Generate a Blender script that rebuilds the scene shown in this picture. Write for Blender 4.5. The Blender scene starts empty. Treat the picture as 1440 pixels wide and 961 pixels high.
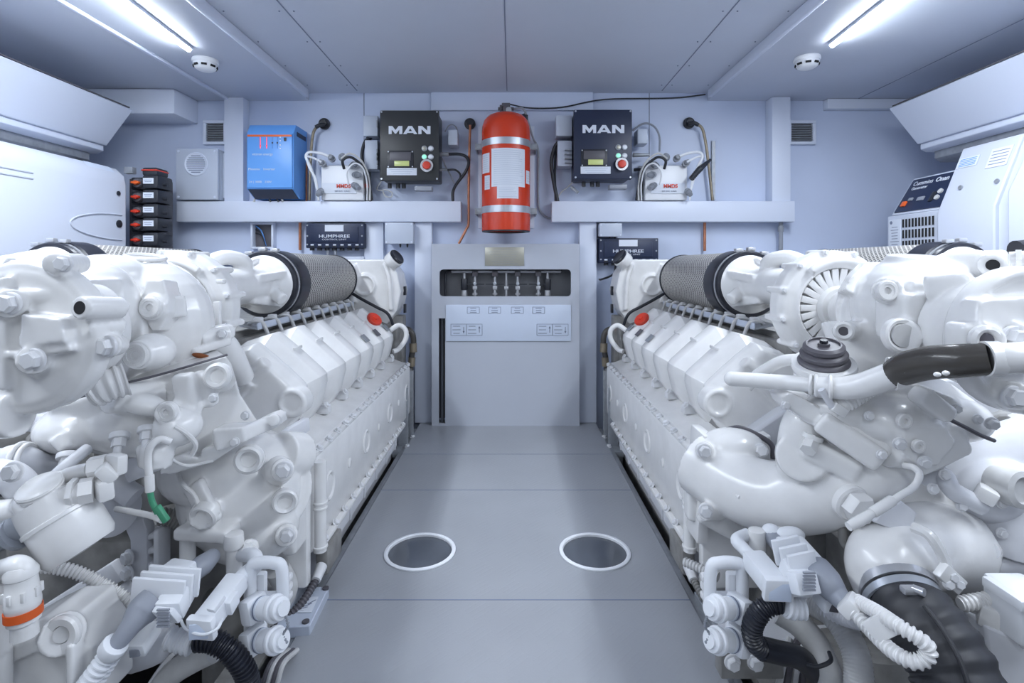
import bpy, bmesh, math, random
from mathutils import Vector, Matrix, Quaternion
from math import pi, sin, cos, radians

random.seed(7)
S = bpy.context.scene
COL = S.collection

# ------------------------------------------------------------------ camera, world, exposure
F, CX, CY, H = 750.0, 720.0, 374.0, 0.94          # focal length (px of 1440), vanishing point, eye height
cam_d = bpy.data.cameras.new('camera')
cam = bpy.data.objects.new('camera', cam_d)
COL.objects.link(cam)
cam.location = (0, 0, H)
cam.rotation_euler = (pi / 2, 0, 0)
cam_d.sensor_width = 36
cam_d.lens = 36 * F / 1440
cam_d.shift_y = -(480.5 - CY) / 1440
cam_d.clip_start = 0.02
S.camera = cam
S.view_settings.view_transform = 'Standard'
S.view_settings.look = 'None'
S.view_settings.exposure = 0.0
S.view_settings.gamma = 1.0
S.view_settings.use_curve_mapping = False

W = bpy.data.worlds.new('world')
S.world = W
W.use_nodes = True
bg = W.node_tree.nodes['Background']
bg.inputs[0].default_value = (0.80, 0.88, 1.0, 1)
bg.inputs[1].default_value = 0.38


def area_light(name, loc, sx, sy, power, color=(0.84, 0.91, 1.0), rot=(0, 0, 0)):
    d = bpy.data.lights.new(name, 'AREA')
    d.shape = 'RECTANGLE'
    d.size, d.size_y = sx, sy
    d.energy = power
    d.color = color
    o = bpy.data.objects.new(name, d)
    o.location = loc
    o.rotation_euler = rot
    COL.objects.link(o)
    return o


LED_W = 31
# light given by the two visible tubes, plus an added fill over the camera
area_light('tube_light_left', (-1.42, 1.20, 1.90), 0.05, 2.3, LED_W, rot=(0, 0, radians(-1)))
area_light('tube_light_right', (1.38, 1.20, 1.90), 0.05, 2.3, LED_W, rot=(0, 0, radians(1)))
area_light('fill_light_centre', (0.0, -0.7, 1.93), 0.05, 1.2, 14)

# ------------------------------------------------------------------ helpers
WL = {}


def P(px, py, Y):
    """point seen at photo pixel (px, py) at distance Y from the camera plane"""
    return Vector(((px - CX) * Y / F, Y, H - (py - CY) * Y / F))


def PZ(px, py, Z):
    """point seen at photo pixel (px, py) lying at height Z"""
    Y = F * (H - Z) / (py - CY)
    return P(px, py, Y)


def PX(px, py, X):
    Y = F * X / (px - CX)
    return P(px, py, Y)


def V(*a):
    return Vector(a)


def frame(axis, up=None):
    """rotation matrix whose Z column is axis"""
    z = axis.normalized()
    u = Vector(up) if up is not None else Vector((0, 0, 1))
    if abs(z.dot(u.normalized())) > 0.98:
        u = Vector((0, 1, 0)) if abs(z.y) < 0.9 else Vector((1, 0, 0))
    x = u.cross(z).normalized()
    y = z.cross(x)
    m = Matrix((x, y, z)).transposed()
    return m


class MB:
    def __init__(self):
        self.v, self.f, self.m = [], [], []
        self.mi = 0

    def raw(self, vs, fs):
        n = len(self.v)
        self.v += [tuple(v) for v in vs]
        self.f += [tuple(i + n for i in f) for f in fs]
        self.m += [self.mi] * len(fs)
        return self

    def from_bm(self, bm, mat=None):
        bm.verts.index_update()
        vs = [(mat @ v.co) if mat is not None else v.co.copy() for v in bm.verts]
        fs = [[v.index for v in f.verts] for f in bm.faces]
        bm.free()
        return self.raw(vs, fs)

    def box(self, c, size, rot=None, bev=0.0, seg=2):
        bm = bmesh.new()
        bmesh.ops.create_cube(bm, size=1)
        for v in bm.verts:
            v.co = Vector((v.co.x * size[0], v.co.y * size[1], v.co.z * size[2]))
        if bev > 0:
            b = min(bev, min(size) * 0.49)
            bmesh.ops.bevel(bm, geom=bm.edges[:], offset=b, segments=seg, profile=0.5, affect='EDGES')
        M = Matrix.Translation(Vector(c))
        if rot is not None:
            M = M @ rot.to_4x4()
        return self.from_bm(bm, M)

    def bar(self, p0, p1, w, h, bev=0.0, up=None):
        p0, p1 = Vector(p0), Vector(p1)
        R = frame(p1 - p0, up)
        return self.box((p0 + p1) / 2, (w, h, (p1 - p0).length), R, bev)

    def cyl(self, p0, p1, r0, r1=None, seg=24, bev=0.0):
        r1 = r0 if r1 is None else r1
        p0, p1 = Vector(p0), Vector(p1)
        L = (p1 - p0).length
        if bev > 0:
            prof = [(0, 0), (max(r0 - bev, 1e-4), 0), (r0 - bev * .3, bev * .3), (r0, bev), (r1, L - bev),
                    (r1 - bev * .3, L - bev * .3), (max(r1 - bev, 1e-4), L), (0, L)]
        else:
            prof = [(0, 0), (r0, 0), (r1, L), (0, L)]
        return self.lathe(p0, p1 - p0, prof, seg)

    def lathe(self, org, axis, prof, seg=32, up=None):
        """profile of (radius, height along axis)"""
        org = Vector(org)
        R = frame(Vector(axis), up)
        vs, rings = [], []
        for r, t in prof:
            if r < 1e-6:
                rings.append([len(vs)])
                vs.append(org + R @ Vector((0, 0, t)))
            else:
                rings.append(list(range(len(vs), len(vs) + seg)))
                for k in range(seg):
                    a = 2 * pi * k / seg
                    vs.append(org + R @ Vector((r * cos(a), r * sin(a), t)))
        fs = []
        for a, b in zip(rings, rings[1:]):
            for k in range(seg):
                k2 = (k + 1) % seg
                if len(a) == 1 and len(b) == 1:
                    continue
                if len(a) == 1:
                    fs.append((a[0], b[k2], b[k]))
                elif len(b) == 1:
                    fs.append((a[k], a[k2], b[0]))
                else:
                    fs.append((a[k], a[k2], b[k2], b[k]))
        return self.raw(vs, fs)

    def ell(self, c, r, rot=None, seg=28):
        if not hasattr(r, '__len__'):
            r = (r, r, r)
        bm = bmesh.new()
        bmesh.ops.create_uvsphere(bm, u_segments=seg, v_segments=max(8, seg // 2), radius=1)
        for v in bm.verts:
            v.co = Vector((v.co.x * r[0], v.co.y * r[1], v.co.z * r[2]))
        M = Matrix.Translation(Vector(c))
        if rot is not None:
            M = M @ rot.to_4x4()
        return self.from_bm(bm, M)

    def tube(self, pts, r, seg=14, cap=True, smooth=6, corr=None, flat=None):
        """pts: points of a smooth path, r: radius or list of radii; corr=(pitch, depth) for corrugated hose"""
        pts = [Vector(p) for p in pts]
        rs = list(r) if hasattr(r, '__len__') else [r] * len(pts)
        path, rad = [], []
        if len(pts) == 2:
            n = 8
            for k in range(n + 1):
                path.append(pts[0].lerp(pts[1], k / n))
                rad.append(rs[0] + (rs[1] - rs[0]) * k / n)
        else:
            ext = [pts[0] * 2 - pts[1]] + pts + [pts[-1] * 2 - pts[-2]]
            for i in range(len(pts) - 1):
                a, b, c, d = ext[i:i + 4]
                for k in range(smooth):
                    t = k / smooth
                    path.append(0.5 * ((2 * b) + (c - a) * t + (2 * a - 5 * b + 4 * c - d) * t * t +
                                       (3 * b - a - 3 * c + d) * t ** 3))
                    rad.append(rs[i] + (rs[i + 1] - rs[i]) * t)
            path.append(pts[-1])
            rad.append(rs[-1])
        if corr:
            pitch, depth = corr
            d = [0]
            for a, b in zip(path, path[1:]):
                d.append(d[-1] + (b - a).length)
            L = d[-1]
            n = max(4, int(L / pitch * 4))
            np_, nr, j = [], [], 0
            for k in range(n + 1):
                s = L * k / n
                while j < len(d) - 2 and d[j + 1] < s:
                    j += 1
                t = (s - d[j]) / max(1e-9, d[j + 1] - d[j])
                np_.append(path[j].lerp(path[j + 1], t))
                nr.append(rad[j] + (rad[j + 1] - rad[j]) * t - (depth if k % 4 in (0, 1) else 0))
            path, rad = np_, nr
        vs, fs = [], []
        prev = None
        for i, p in enumerate(path):
            t = (path[min(i + 1, len(path) - 1)] - path[max(i - 1, 0)]).normalized()
            if prev is None:
                R = frame(t)
                x = R.col[0].copy()
            else:
                x = prev - t * prev.dot(t)
                x.normalize()
            prev = x
            y = t.cross(x)
            for k in range(seg):
                a = 2 * pi * k / seg
                vs.append(p + (x * cos(a) + y * sin(a)) * rad[i])
        n = len(path)
        for i in range(n - 1):
            for k in range(seg):
                k2 = (k + 1) % seg
                fs.append((i * seg + k, i * seg + k2, (i + 1) * seg + k2, (i + 1) * seg + k))
        if cap:
            fs.append(tuple(reversed(range(seg))))
            fs.append(tuple((n - 1) * seg + k for k in range(seg)))
        return self.raw(vs, fs)

    def torus(self, c, axis, R0, r, seg=40, rs=10):
        R = frame(Vector(axis))
        c = Vector(c)
        vs, fs = [], []
        for i in range(seg):
            a = 2 * pi * i / seg
            for k in range(rs):
                b = 2 * pi * k / rs
                vs.append(c + R @ Vector(((R0 + r * cos(b)) * cos(a), (R0 + r * cos(b)) * sin(a), r * sin(b))))
        for i in range(seg):
            for k in range(rs):
                i2, k2 = (i + 1) % seg, (k + 1) % rs
                fs.append((i * rs + k, i2 * rs + k, i2 * rs + k2, i * rs + k2))
        return self.raw(vs, fs)

    def prism(self, poly, d):
        """closed planar polygon of 3D points extruded by vector d"""
        poly = [Vector(p) for p in poly]
        d = Vector(d)
        n = len(poly)
        vs = poly + [p + d for p in poly]
        nrm = Vector((0, 0, 0))
        for i in range(n):
            nrm += poly[i].cross(poly[(i + 1) % n])
        fs = [tuple(range(n)), tuple(range(2 * n - 1, n - 1, -1))]
        fs += [(i, i + n, (i + 1) % n + n, (i + 1) % n) for i in range(n)]
        if nrm.dot(d) > 0:
            fs = [tuple(reversed(f)) for f in fs]
        return self.raw(vs, fs)

    def loft(self, rings, closed=True, cap=True):
        n = len(rings[0])
        vs = [p for r in rings for p in r]
        fs = []
        for i in range(len(rings) - 1):
            for k in range(n if closed else n - 1):
                k2 = (k + 1) % n
                fs.append((i * n + k, i * n + k2, (i + 1) * n + k2, (i + 1) * n + k))
        if cap:
            fs.append(tuple(reversed(range(n))))
            fs.append(tuple((len(rings) - 1) * n + k for k in range(n)))
        return self.raw(vs, fs)


def build(name, mb, mat, parent=None, label=None, cat=None, group=None, kind=None, smooth=38, origin=None,
          recalc=True, bevel=0):
    me = bpy.data.meshes.new(name)
    vs = mb.v
    lo = Vector([min(v[i] for v in vs) for i in range(3)])
    hi = Vector([max(v[i] for v in vs) for i in range(3)])
    c = Vector(origin) if origin is not None else (Vector(((lo.x + hi.x) / 2, (lo.y + hi.y) / 2, (lo.z + hi.z) / 2))
                                                   if parent is not None else
                                                   Vector(((lo.x + hi.x) / 2, (lo.y + hi.y) / 2, lo.z)))
    me.from_pydata([(v[0] - c.x, v[1] - c.y, v[2] - c.z) for v in vs], [], mb.f)
    mats = mat if isinstance(mat, (list, tuple)) else [mat]
    for m in mats:
        me.materials.append(m)
    if len(mats) > 1:
        me.polygons.foreach_set('material_index', mb.m)
    if recalc:
        bm = bmesh.new()
        bm.from_mesh(me)
        bmesh.ops.recalc_face_normals(bm, faces=bm.faces[:])
        bm.to_mesh(me)
        bm.free()
    if smooth:
        me.polygons.foreach_set('use_smooth', [True] * len(me.polygons))
        me.set_sharp_from_angle(angle=radians(smooth))
    me.update()
    o = bpy.data.objects.new(name, me)
    COL.objects.link(o)
    if bevel:
        b = o.modifiers.new('bevel', 'BEVEL')
        b.width = bevel
        b.segments = 2
        b.limit_method = 'ANGLE'
        b.angle_limit = radians(40)
    put(o, c, parent)
    tag(o, label, cat, group, kind)
    return o


def put(o, world, parent):
    world = Vector(world)
    WL[o.name] = world
    if parent is not None:
        o.parent = parent
        o.location = world - WL[parent.name]
    else:
        o.location = world


def tag(o, label=None, cat=None, group=None, kind=None):
    if label: o['label'] = label
    if cat: o['category'] = cat
    if group: o['group'] = group
    if kind: o['kind'] = kind
    return o


def thing(name, loc, label, cat, group=None):
    o = bpy.data.objects.new(name, None)
    o.empty_display_size = 0.05
    COL.objects.link(o)
    put(o, loc, None)
    return tag(o, label, cat, group)


def cast(name, mb, mat, parent, voxel=0.005, it=5, **k):
    return cast_(name, mb, mat, parent, voxel, max(1, it // 2), **k)


def cast_(name, mb, mat, parent, voxel, it, **k):
    """a foundry-like part: overlapping shapes fused and filleted into one skin"""
    o = build(name, mb, mat, parent, **k)
    r = o.modifiers.new('fuse', 'REMESH')
    r.mode = 'VOXEL'
    r.voxel_size = voxel
    r.use_smooth_shade = True
    s = o.modifiers.new('soften', 'SMOOTH')
    s.factor = 0.5
    s.iterations = it
    return o


def text(name, body, loc, size, mat, parent, sx=1.0, bold=0.0, rot=(pi / 2, 0, 0), align='CENTER', ext=0.0006):
    d = bpy.data.curves.new(name, 'FONT')
    d.body = body
    d.size = size
    d.offset = bold
    d.extrude = ext
    d.align_x = align
    d.align_y = 'CENTER'
    d.materials.append(mat)
    tmp = bpy.data.objects.new(name, d)
    COL.objects.link(tmp)
    me = bpy.data.meshes.new_from_object(tmp.evaluated_get(bpy.context.evaluated_depsgraph_get()))
    bpy.data.objects.remove(tmp)
    o = bpy.data.objects.new(name, me)
    COL.objects.link(o)
    put(o, loc, parent)
    o.rotation_euler = rot
    o.scale = (sx, 1, 1)
    return o


# ------------------------------------------------------------------ materials
def mat(name, col, rough=0.5, metal=0.0, bump=0.0, bscale=60, var=0.0, vscale=8, coat=0.0, emit=None, estr=0, spec=0.5):
    m = bpy.data.materials.new(name)
    m.use_nodes = True
    nt = m.node_tree
    b = nt.nodes['Principled BSDF']
    b.inputs['Base Color'].default_value = (*col, 1)
    b.inputs['Roughness'].default_value = rough
    b.inputs['Metallic'].default_value = metal
    b.inputs['Specular IOR Level'].default_value = spec
    b.inputs['Coat Weight'].default_value = coat
    b.inputs['Coat Roughness'].default_value = 0.12
    if emit:
        b.inputs['Emission Color'].default_value = (*emit, 1)
        b.inputs['Emission Strength'].default_value = estr
    tc = nt.nodes.new('ShaderNodeTexCoord')
    if var:
        n = nt.nodes.new('ShaderNodeTexNoise')
        n.inputs['Scale'].default_value = vscale
        n.inputs['Detail'].default_value = 5
        nt.links.new(tc.outputs['Object'], n.inputs['Vector'])
        r = nt.nodes.new('ShaderNodeValToRGB')
        r.color_ramp.elements[0].position = 0.35
        r.color_ramp.elements[1].position = 0.65
        r.color_ramp.elements[0].color = (*[c * (1 - var) for c in col], 1)
        r.color_ramp.elements[1].color = (*[min(1, c * (1 + var * .4)) for c in col], 1)
        nt.links.new(n.outputs['Fac'], r.inputs['Fac'])
        nt.links.new(r.outputs['Color'], b.inputs['Base Color'])
    if bump:
        n2 = nt.nodes.new('ShaderNodeTexNoise')
        n2.inputs['Scale'].default_value = bscale
        n2.inputs['Detail'].default_value = 3
        nt.links.new(tc.outputs['Object'], n2.inputs['Vector'])
        bp = nt.nodes.new('ShaderNodeBump')
        bp.inputs['Strength'].default_value = bump
        bp.inputs['Distance'].default_value = 0.002
        nt.links.new(n2.outputs['Fac'], bp.inputs['Height'])
        nt.links.new(bp.outputs['Normal'], b.inputs['Normal'])
    return m


M = {}
M['wall'] = mat('wall_paint', (0.60, 0.67, 0.84), 0.42, bump=0.05, bscale=30, var=0.03, vscale=3)
M['ceil'] = mat('ceiling_panel', (0.60, 0.64, 0.74), 0.5, bump=0.03, var=0.03, vscale=2)
M['trim'] = mat('trim_paint', (0.70, 0.75, 0.87), 0.38, bump=0.02)
M['floor'] = mat('floor_deck', (0.34, 0.355, 0.385), 0.30, bump=0.08, bscale=200, var=0.06, vscale=3)
M['bilge'] = mat('bilge', (0.07, 0.07, 0.072), 0.6, var=0.3, vscale=12)
M['paint'] = mat('engine_paint', (0.83, 0.825, 0.82), 0.27, bump=0.16, bscale=38, var=0.05, vscale=14, coat=0.25)
M['paint2'] = mat('engine_paint_cool', (0.74, 0.75, 0.79), 0.33, bump=0.10, bscale=60, var=0.05, vscale=14)
M['paintd'] = mat('engine_paint_dusty_shade', (0.27, 0.265, 0.255), 0.5, bump=0.15, bscale=70, var=0.25, vscale=20)  # dusty grey, darkened further to put shade into low and rear parts
M['hose'] = mat('hose_pale', (0.60, 0.60, 0.60), 0.5, var=0.1, vscale=25)
M['hoseg'] = mat('hose_grey', (0.27, 0.29, 0.33), 0.42)
M['cond'] = mat('conduit_grey', (0.30, 0.32, 0.37), 0.4)
M['rub'] = mat('black_rubber', (0.018, 0.02, 0.03), 0.33)
M['rubm'] = mat('matt_rubber', (0.035, 0.036, 0.042), 0.5)
M['rubg'] = mat('grey_rubber', (0.10, 0.095, 0.11), 0.42, bump=0.1)
M['dkhose'] = mat('dark_hose', (0.06, 0.055, 0.05), 0.25)
M['blk'] = mat('black_plastic', (0.02, 0.022, 0.03), 0.4)
M['blackblue'] = mat('dark_blue_enclosure', (0.018, 0.026, 0.06), 0.42, bump=0.05)
M['olive'] = mat('dark_grey_enclosure', (0.032, 0.034, 0.036), 0.42, bump=0.05)
M['navy'] = mat('navy_enclosure', (0.015, 0.025, 0.065), 0.45, bump=0.05)
M['steel'] = mat('steel', (0.55, 0.56, 0.59), 0.3, 0.6)
M['galv'] = mat('galvanised', (0.38, 0.40, 0.43), 0.45, 0.55, var=0.15, vscale=30)
M['dark'] = mat('dark_void', (0.012, 0.012, 0.014), 0.8)
M['red'] = mat('extinguisher_red', (0.64, 0.045, 0.010), 0.25, coat=0.25)
M['redcap'] = mat('red_plastic', (0.65, 0.045, 0.02), 0.35)
M['orange'] = mat('orange_plastic', (0.75, 0.12, 0.02), 0.4)
M['copper'] = mat('copper_pipe', (0.50, 0.20, 0.11), 0.35, 0.4, var=0.2, vscale=30)
M['brass'] = mat('dull_brass', (0.32, 0.27, 0.20), 0.4, 0.6, var=0.2, vscale=30)
M['blue'] = mat('inverter_blue', (0.13, 0.36, 0.80), 0.38)
M['blued'] = mat('inverter_blue_side', (0.11, 0.30, 0.70), 0.4)
M['white'] = mat('white_plastic', (0.82, 0.84, 0.88), 0.35)
M['gen'] = mat('generator_white', (0.60, 0.64, 0.74), 0.3)
M['sump'] = mat('sump_paint_shaded', (0.36, 0.36, 0.36), 0.45, bump=0.1, var=0.2, vscale=14)  # dusty tone kept dark so the sump reads as a shaded backdrop
M['box'] = mat('pale_grey_box', (0.52, 0.57, 0.67), 0.4)
M['locker'] = mat('locker_paint', (0.50, 0.53, 0.60), 0.36, bump=0.03, var=0.03, vscale=3)
M['panelw'] = mat('label_panel', (0.62, 0.69, 0.82), 0.35)
M['paper'] = mat('label_paper', (0.72, 0.76, 0.84), 0.5)
M['print'] = mat('label_print', (0.20, 0.23, 0.32), 0.6)
M['brassplate'] = mat('brass_plate', (0.42, 0.41, 0.35), 0.35, 0.5)
M['lcd'] = mat('lcd_glass', (0.42, 0.48, 0.20), 0.2, emit=(0.55, 0.62, 0.22), estr=0.25)
M['green'] = mat('green_lamp', (0.2, 0.7, 0.45), 0.3, emit=(0.3, 1.0, 0.6), estr=0.8)
M['greenp'] = mat('green_sleeve', (0.06, 0.30, 0.17), 0.4)
M['redlamp'] = mat('red_lamp', (0.8, 0.05, 0.05), 0.3, emit=(1.0, 0.1, 0.12), estr=0.9)
M['led'] = mat('led_tube', (1, 1, 1), 0.4, emit=(0.86, 0.93, 1.0), estr=75)
M['strap'] = mat('strap_metal', (0.50, 0.53, 0.58), 0.35, 0.6)
M['glass'] = mat('hatch_glass', (0.085, 0.095, 0.115), 0.12, spec=0.7)
M['bolt'] = mat('painted_bolt', (0.75, 0.755, 0.775), 0.3)
M['letter'] = mat('silver_lettering', (0.72, 0.76, 0.84), 0.4)

# pleated air filter mesh
def mesh_mat():
    m = mat('filter_mesh', (0.30, 0.29, 0.28), 0.45, 0.25)
    nt = m.node_tree
    b = nt.nodes['Principled BSDF']
    tc = nt.nodes.new('ShaderNodeTexCoord')
    mp = nt.nodes.new('ShaderNodeMapping')
    nt.links.new(tc.outputs['Object'], mp.inputs['Vector'])
    # grid in (angle, length)
    sep = nt.nodes.new('ShaderNodeSeparateXYZ')
    nt.links.new(mp.outputs['Vector'], sep.inputs[0])
    at = nt.nodes.new('ShaderNodeMath'); at.operation = 'ARCTAN2'
    nt.links.new(sep.outputs['X'], at.inputs[0]); nt.links.new(sep.outputs['Z'], at.inputs[1])
    def wave(src, k, src2=None, k2=0):
        a = nt.nodes.new('ShaderNodeMath'); a.operation = 'MULTIPLY'; a.inputs[1].default_value = k
        nt.links.new(src, a.inputs[0])
        out = a.outputs[0]
        if src2 is not None:
            c = nt.nodes.new('ShaderNodeMath'); c.operation = 'MULTIPLY'; c.inputs[1].default_value = k2
            nt.links.new(src2, c.inputs[0])
            d = nt.nodes.new('ShaderNodeMath'); d.operation = 'ADD'
            nt.links.new(out, d.inputs[0]); nt.links.new(c.outputs[0], d.inputs[1])
            out = d.outputs[0]
        s = nt.nodes.new('ShaderNodeMath'); s.operation = 'SINE'
        nt.links.new(out, s.inputs[0])
        return s.outputs[0]
    w1 = wave(at.outputs[0], 48, sep.outputs['Y'], 260)
    w2 = wave(at.outputs[0], -48, sep.outputs['Y'], 260)
    mul = nt.nodes.new('ShaderNodeMath'); mul.operation = 'MAXIMUM'
    nt.links.new(w1, mul.inputs[0]); nt.links.new(w2, mul.inputs[1])
    r = nt.nodes.new('ShaderNodeValToRGB')
    r.color_ramp.elements[0].position = 0.2
    r.color_ramp.elements[1].position = 0.75
    r.color_ramp.elements[0].color = (0.13, 0.125, 0.12, 1)
    r.color_ramp.elements[1].color = (0.62, 0.60, 0.57, 1)
    nt.links.new(mul.outputs[0], r.inputs['Fac'])
    nt.links.new(r.outputs['Color'], b.inputs['Base Color'])
    bp = nt.nodes.new('ShaderNodeBump'); bp.inputs['Distance'].default_value = 0.002; bp.inputs['Strength'].default_value = 0.6
    nt.links.new(mul.outputs[0], bp.inputs['Height'])
    nt.links.new(bp.outputs['Normal'], b.inputs['Normal'])
    return m
M['mesh'] = mesh_mat()

# tread pattern on the aisle deck: small raised five-bar ticks
def tread(m):
    nt = m.node_tree
    b = nt.nodes['Principled BSDF']
    tc = nt.nodes.new('ShaderNodeTexCoord')
    mp = nt.nodes.new('ShaderNodeMapping')
    mp.inputs['Rotation'].default_value = (0, 0, radians(45))
    mp.inputs['Scale'].default_value = (15, 15, 15)
    nt.links.new(tc.outputs['Object'], mp.inputs['Vector'])
    ck = nt.nodes.new('ShaderNodeTexChecker'); ck.inputs['Scale'].default_value = 1.0
    ck.inputs['Color1'].default_value = (1, 1, 1, 1); ck.inputs['Color2'].default_value = (0, 0, 0, 1)
    nt.links.new(mp.outputs['Vector'], ck.inputs['Vector'])
    wv = nt.nodes.new('ShaderNodeTexWave'); wv.inputs['Scale'].default_value = 1.3; wv.wave_type = 'BANDS'; wv.bands_direction = 'X'
    nt.links.new(mp.outputs['Vector'], wv.inputs['Vector'])
    mu = nt.nodes.new('ShaderNodeMath'); mu.operation = 'MULTIPLY'
    nt.links.new(ck.outputs['Color'], mu.inputs[0]); nt.links.new(wv.outputs['Fac'], mu.inputs[1])
    pw = nt.nodes.new('ShaderNodeMath'); pw.operation = 'POWER'; pw.inputs[1].default_value = 4
    nt.links.new(mu.outputs[0], pw.inputs[0])
    bp = nt.nodes.new('ShaderNodeBump'); bp.inputs['Distance'].default_value = 0.0012; bp.inputs['Strength'].default_value = 0.25
    old = b.inputs['Normal'].links[0].from_node
    nt.links.new(pw.outputs[0], bp.inputs['Height'])
    nt.links.new(old.outputs['Normal'], bp.inputs['Normal'])
    nt.links.new(bp.outputs['Normal'], b.inputs['Normal'])
tread(M['floor'])

# shared hardware meshes
def make_bolt_mesh():
    mb = MB()
    mb.lathe((0, 0, 0), (0, 0, 1), [(0, -0.15), (1.0, -0.15), (1.0, 0.08), (0.93, 0.14), (0, 0.14)], 20)
    mb.lathe((0, 0, 0.1), (0, 0, 1), [(0, 0), (0.80, 0), (0.80, 0.55), (0.66, 0.68), (0, 0.68)], 6)
    o = build('bolt_source', mb, M['bolt'], None, smooth=30)
    me = o.data
    # keep the mesh centred on its seat
    off = o.location.copy()
    for v in me.vertices:
        v.co += off
    bpy.data.objects.remove(o)
    me.name = 'bolt'
    return me


def make_socket_mesh():
    mb = MB()
    mb.lathe((0, 0, 0), (0, 0, 1), [(0, -0.3), (1.0, -0.3), (1.0, 0.22), (0.88, 0.32), (0.62, 0.32), (0.62, 0.22), (0.34, 0.22), (0.30, -0.1), (0, -0.1)], 24)
    o = build('plug_source', mb, M['paint'], None, smooth=30)
    me = o.data
    off = o.location.copy()
    for v in me.vertices:
        v.co += off
    bpy.data.objects.remove(o)
    me.name = 'plug'
    return me


BOLT, PLUG = make_bolt_mesh(), make_socket_mesh()


def hard(me, name, parent, loc, normal, r, label=None):
    o = bpy.data.objects.new(name, me)
    COL.objects.link(o)
    o.rotation_mode = 'QUATERNION'
    o.rotation_quaternion = frame(Vector(normal)).to_quaternion() @ Quaternion((0, 0, 1), random.uniform(0, 1))
    o.scale = (r, r, r)
    put(o, loc, parent)
    if label: o['label'] = label
    return o


def bolt(parent, loc, normal, r=0.011):
    return hard(BOLT, 'bolt', parent, loc, normal, r)


def plug(parent, loc, normal, r=0.02):
    return hard(PLUG, 'socket_plug', parent, loc, normal, r)
# ------------------------------------------------------------------ room shell
BW = 3.25                                    # back wall
ZC, ZS = 1.992, 1.945                        # centre ceiling, side ceilings
XL, XR = -1.235, 1.19                        # ceiling steps
XF0, XF1 = -0.548, 0.50                      # aisle deck edges


def struct(name, mb, m, **k):
    return build(name, mb, m, None, kind='structure', **k)


struct('wall_back', MB().box((0, BW + 0.02, 0.85), (5.6, 0.04, 2.5)), M['wall'])
struct('wall_left', MB().box((-2.82, 0.9, 0.85), (0.04, 4.74, 2.5)), M['wall'])
struct('wall_right', MB().box((2.82, 0.9, 0.85), (0.04, 4.74, 2.5)), M['wall'])
struct('ceiling', MB().box(((XL + XR) / 2, 0.9, ZC + 0.02), (XR - XL, 4.7, 0.04)), M['ceil'])
struct('ceiling', MB().box(((XL - 2.8) / 2, 0.9, ZS + 0.04), (2.8 + XL, 4.7, 0.08), bev=0.004), M['ceil'])
struct('ceiling', MB().box(((XR + 2.8) / 2, 0.9, ZS + 0.04), (2.8 - XR, 4.7, 0.08), bev=0.004), M['ceil'])
for x, s in ((XL, 1), (XR, -1)):
    struct('trim_1' if s > 0 else 'trim_2', MB().box((x + s * 0.012, 0.88, ZS + 0.022), (0.024, 4.6, 0.05), bev=0.006), M['trim'])
# seams with screws in the ceiling
for i, (x, z) in enumerate(((-0.03, ZC), (-0.93, ZC), (0.90, ZC), (2.08, ZS))):
    struct('trim_%d' % (3 + i), MB().box((x, 0.9, z - 0.0008), (0.005, 4.6, 0.002)), M['print'])
struct('trim_7', MB().box((-1.70, 0.9, ZS - 0.008), (0.02, 4.6, 0.016), bev=0.004), M['trim'])
sc = MB()
for x in (-0.90, -0.96, 0.87, 0.93, 1.14, -1.19):
    for k in range(9):
        sc.cyl((x, 3.1 - k * 0.3, ZC + (0 if abs(x) < 1.13 else 0)), (x, 3.1 - k * 0.3, ZC - 0.003), 0.0035, seg=8)
struct('trim_8', sc, M['print'])
# floor plate of the aisle and the bilge either side
deck = MB()
# plate with two round openings
def ring_pts(cx, cy, r, n=48):
    return [(cx + r * cos(2 * pi * k / n), cy + r * sin(2 * pi * k / n)) for k in range(n)]
HX, HY, HR = (-0.302, 0.272), 1.754, 0.108
def deck_mesh():
    bm = bmesh.new()
    x0, x1, y0, y1 = XF0, XF1, -1.2, BW
    outer = [bm.verts.new((x, y, 0)) for x, y in ((x0, y0), (x1, y0), (x1, y1), (x0, y1))]
    es = [bm.edges.new((outer[i], outer[(i + 1) % 4])) for i in range(4)]
    for cx in HX:
        vs = [bm.verts.new((x, y, 0)) for x, y in ring_pts(cx, HY, HR)]
        es += [bm.edges.new((vs[i], vs[(i + 1) % len(vs)])) for i in range(len(vs))]
    bmesh.ops.triangle_fill(bm, edges=es, use_beauty=True)
    r = bmesh.ops.extrude_face_region(bm, geom=bm.faces[:])
    for g in r['geom']:
        if isinstance(g, bmesh.types.BMVert):
            g.co.z -= 0.03
    return bm
deck.from_bm(deck_mesh())
struct('floor', deck, M['floor'], smooth=30, origin=(0, 0, 0))
struct('floor.001', MB().box((0, 0.95, -0.40), (5.6, 4.6, 0.04)), M['bilge'])
sm = MB()
for y in (2.66, 2.235, 1.50):
    sm.box(((XF0 + XF1) / 2, y, 0.0004), (XF1 - XF0, 0.003, 0.001))
struct('trim_9', sm, M['print'])
for s, x in ((-1, XF0 - 0.015), (1, XF1 + 0.012)):
    struct('trim_%d' % (10 if s < 0 else 11), MB().box((x, 1.0, -0.03), (0.024, 4.2, 0.05), bev=0.003), M['galv'])
    # stringer under the deck edge
    struct('trim_%d' % (12 if s < 0 else 13), MB().box((x + s * 0.03, 1.0, -0.22), (0.02, 4.2, 0.32)), M['bilge'])
struct('trim_14', MB().box((0.0, BW - 0.012, ZC - 0.055), (0.98, 0.024, 0.11), bev=0.003), M['wall'])
for i, px in enumerate((512, 913)):
    struct('trim_%d' % (15 + i), MB().box((P(px, 200, BW).x, BW - 0.001, 1.66), (0.004, 0.002, 0.7)), M['print'])
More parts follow.
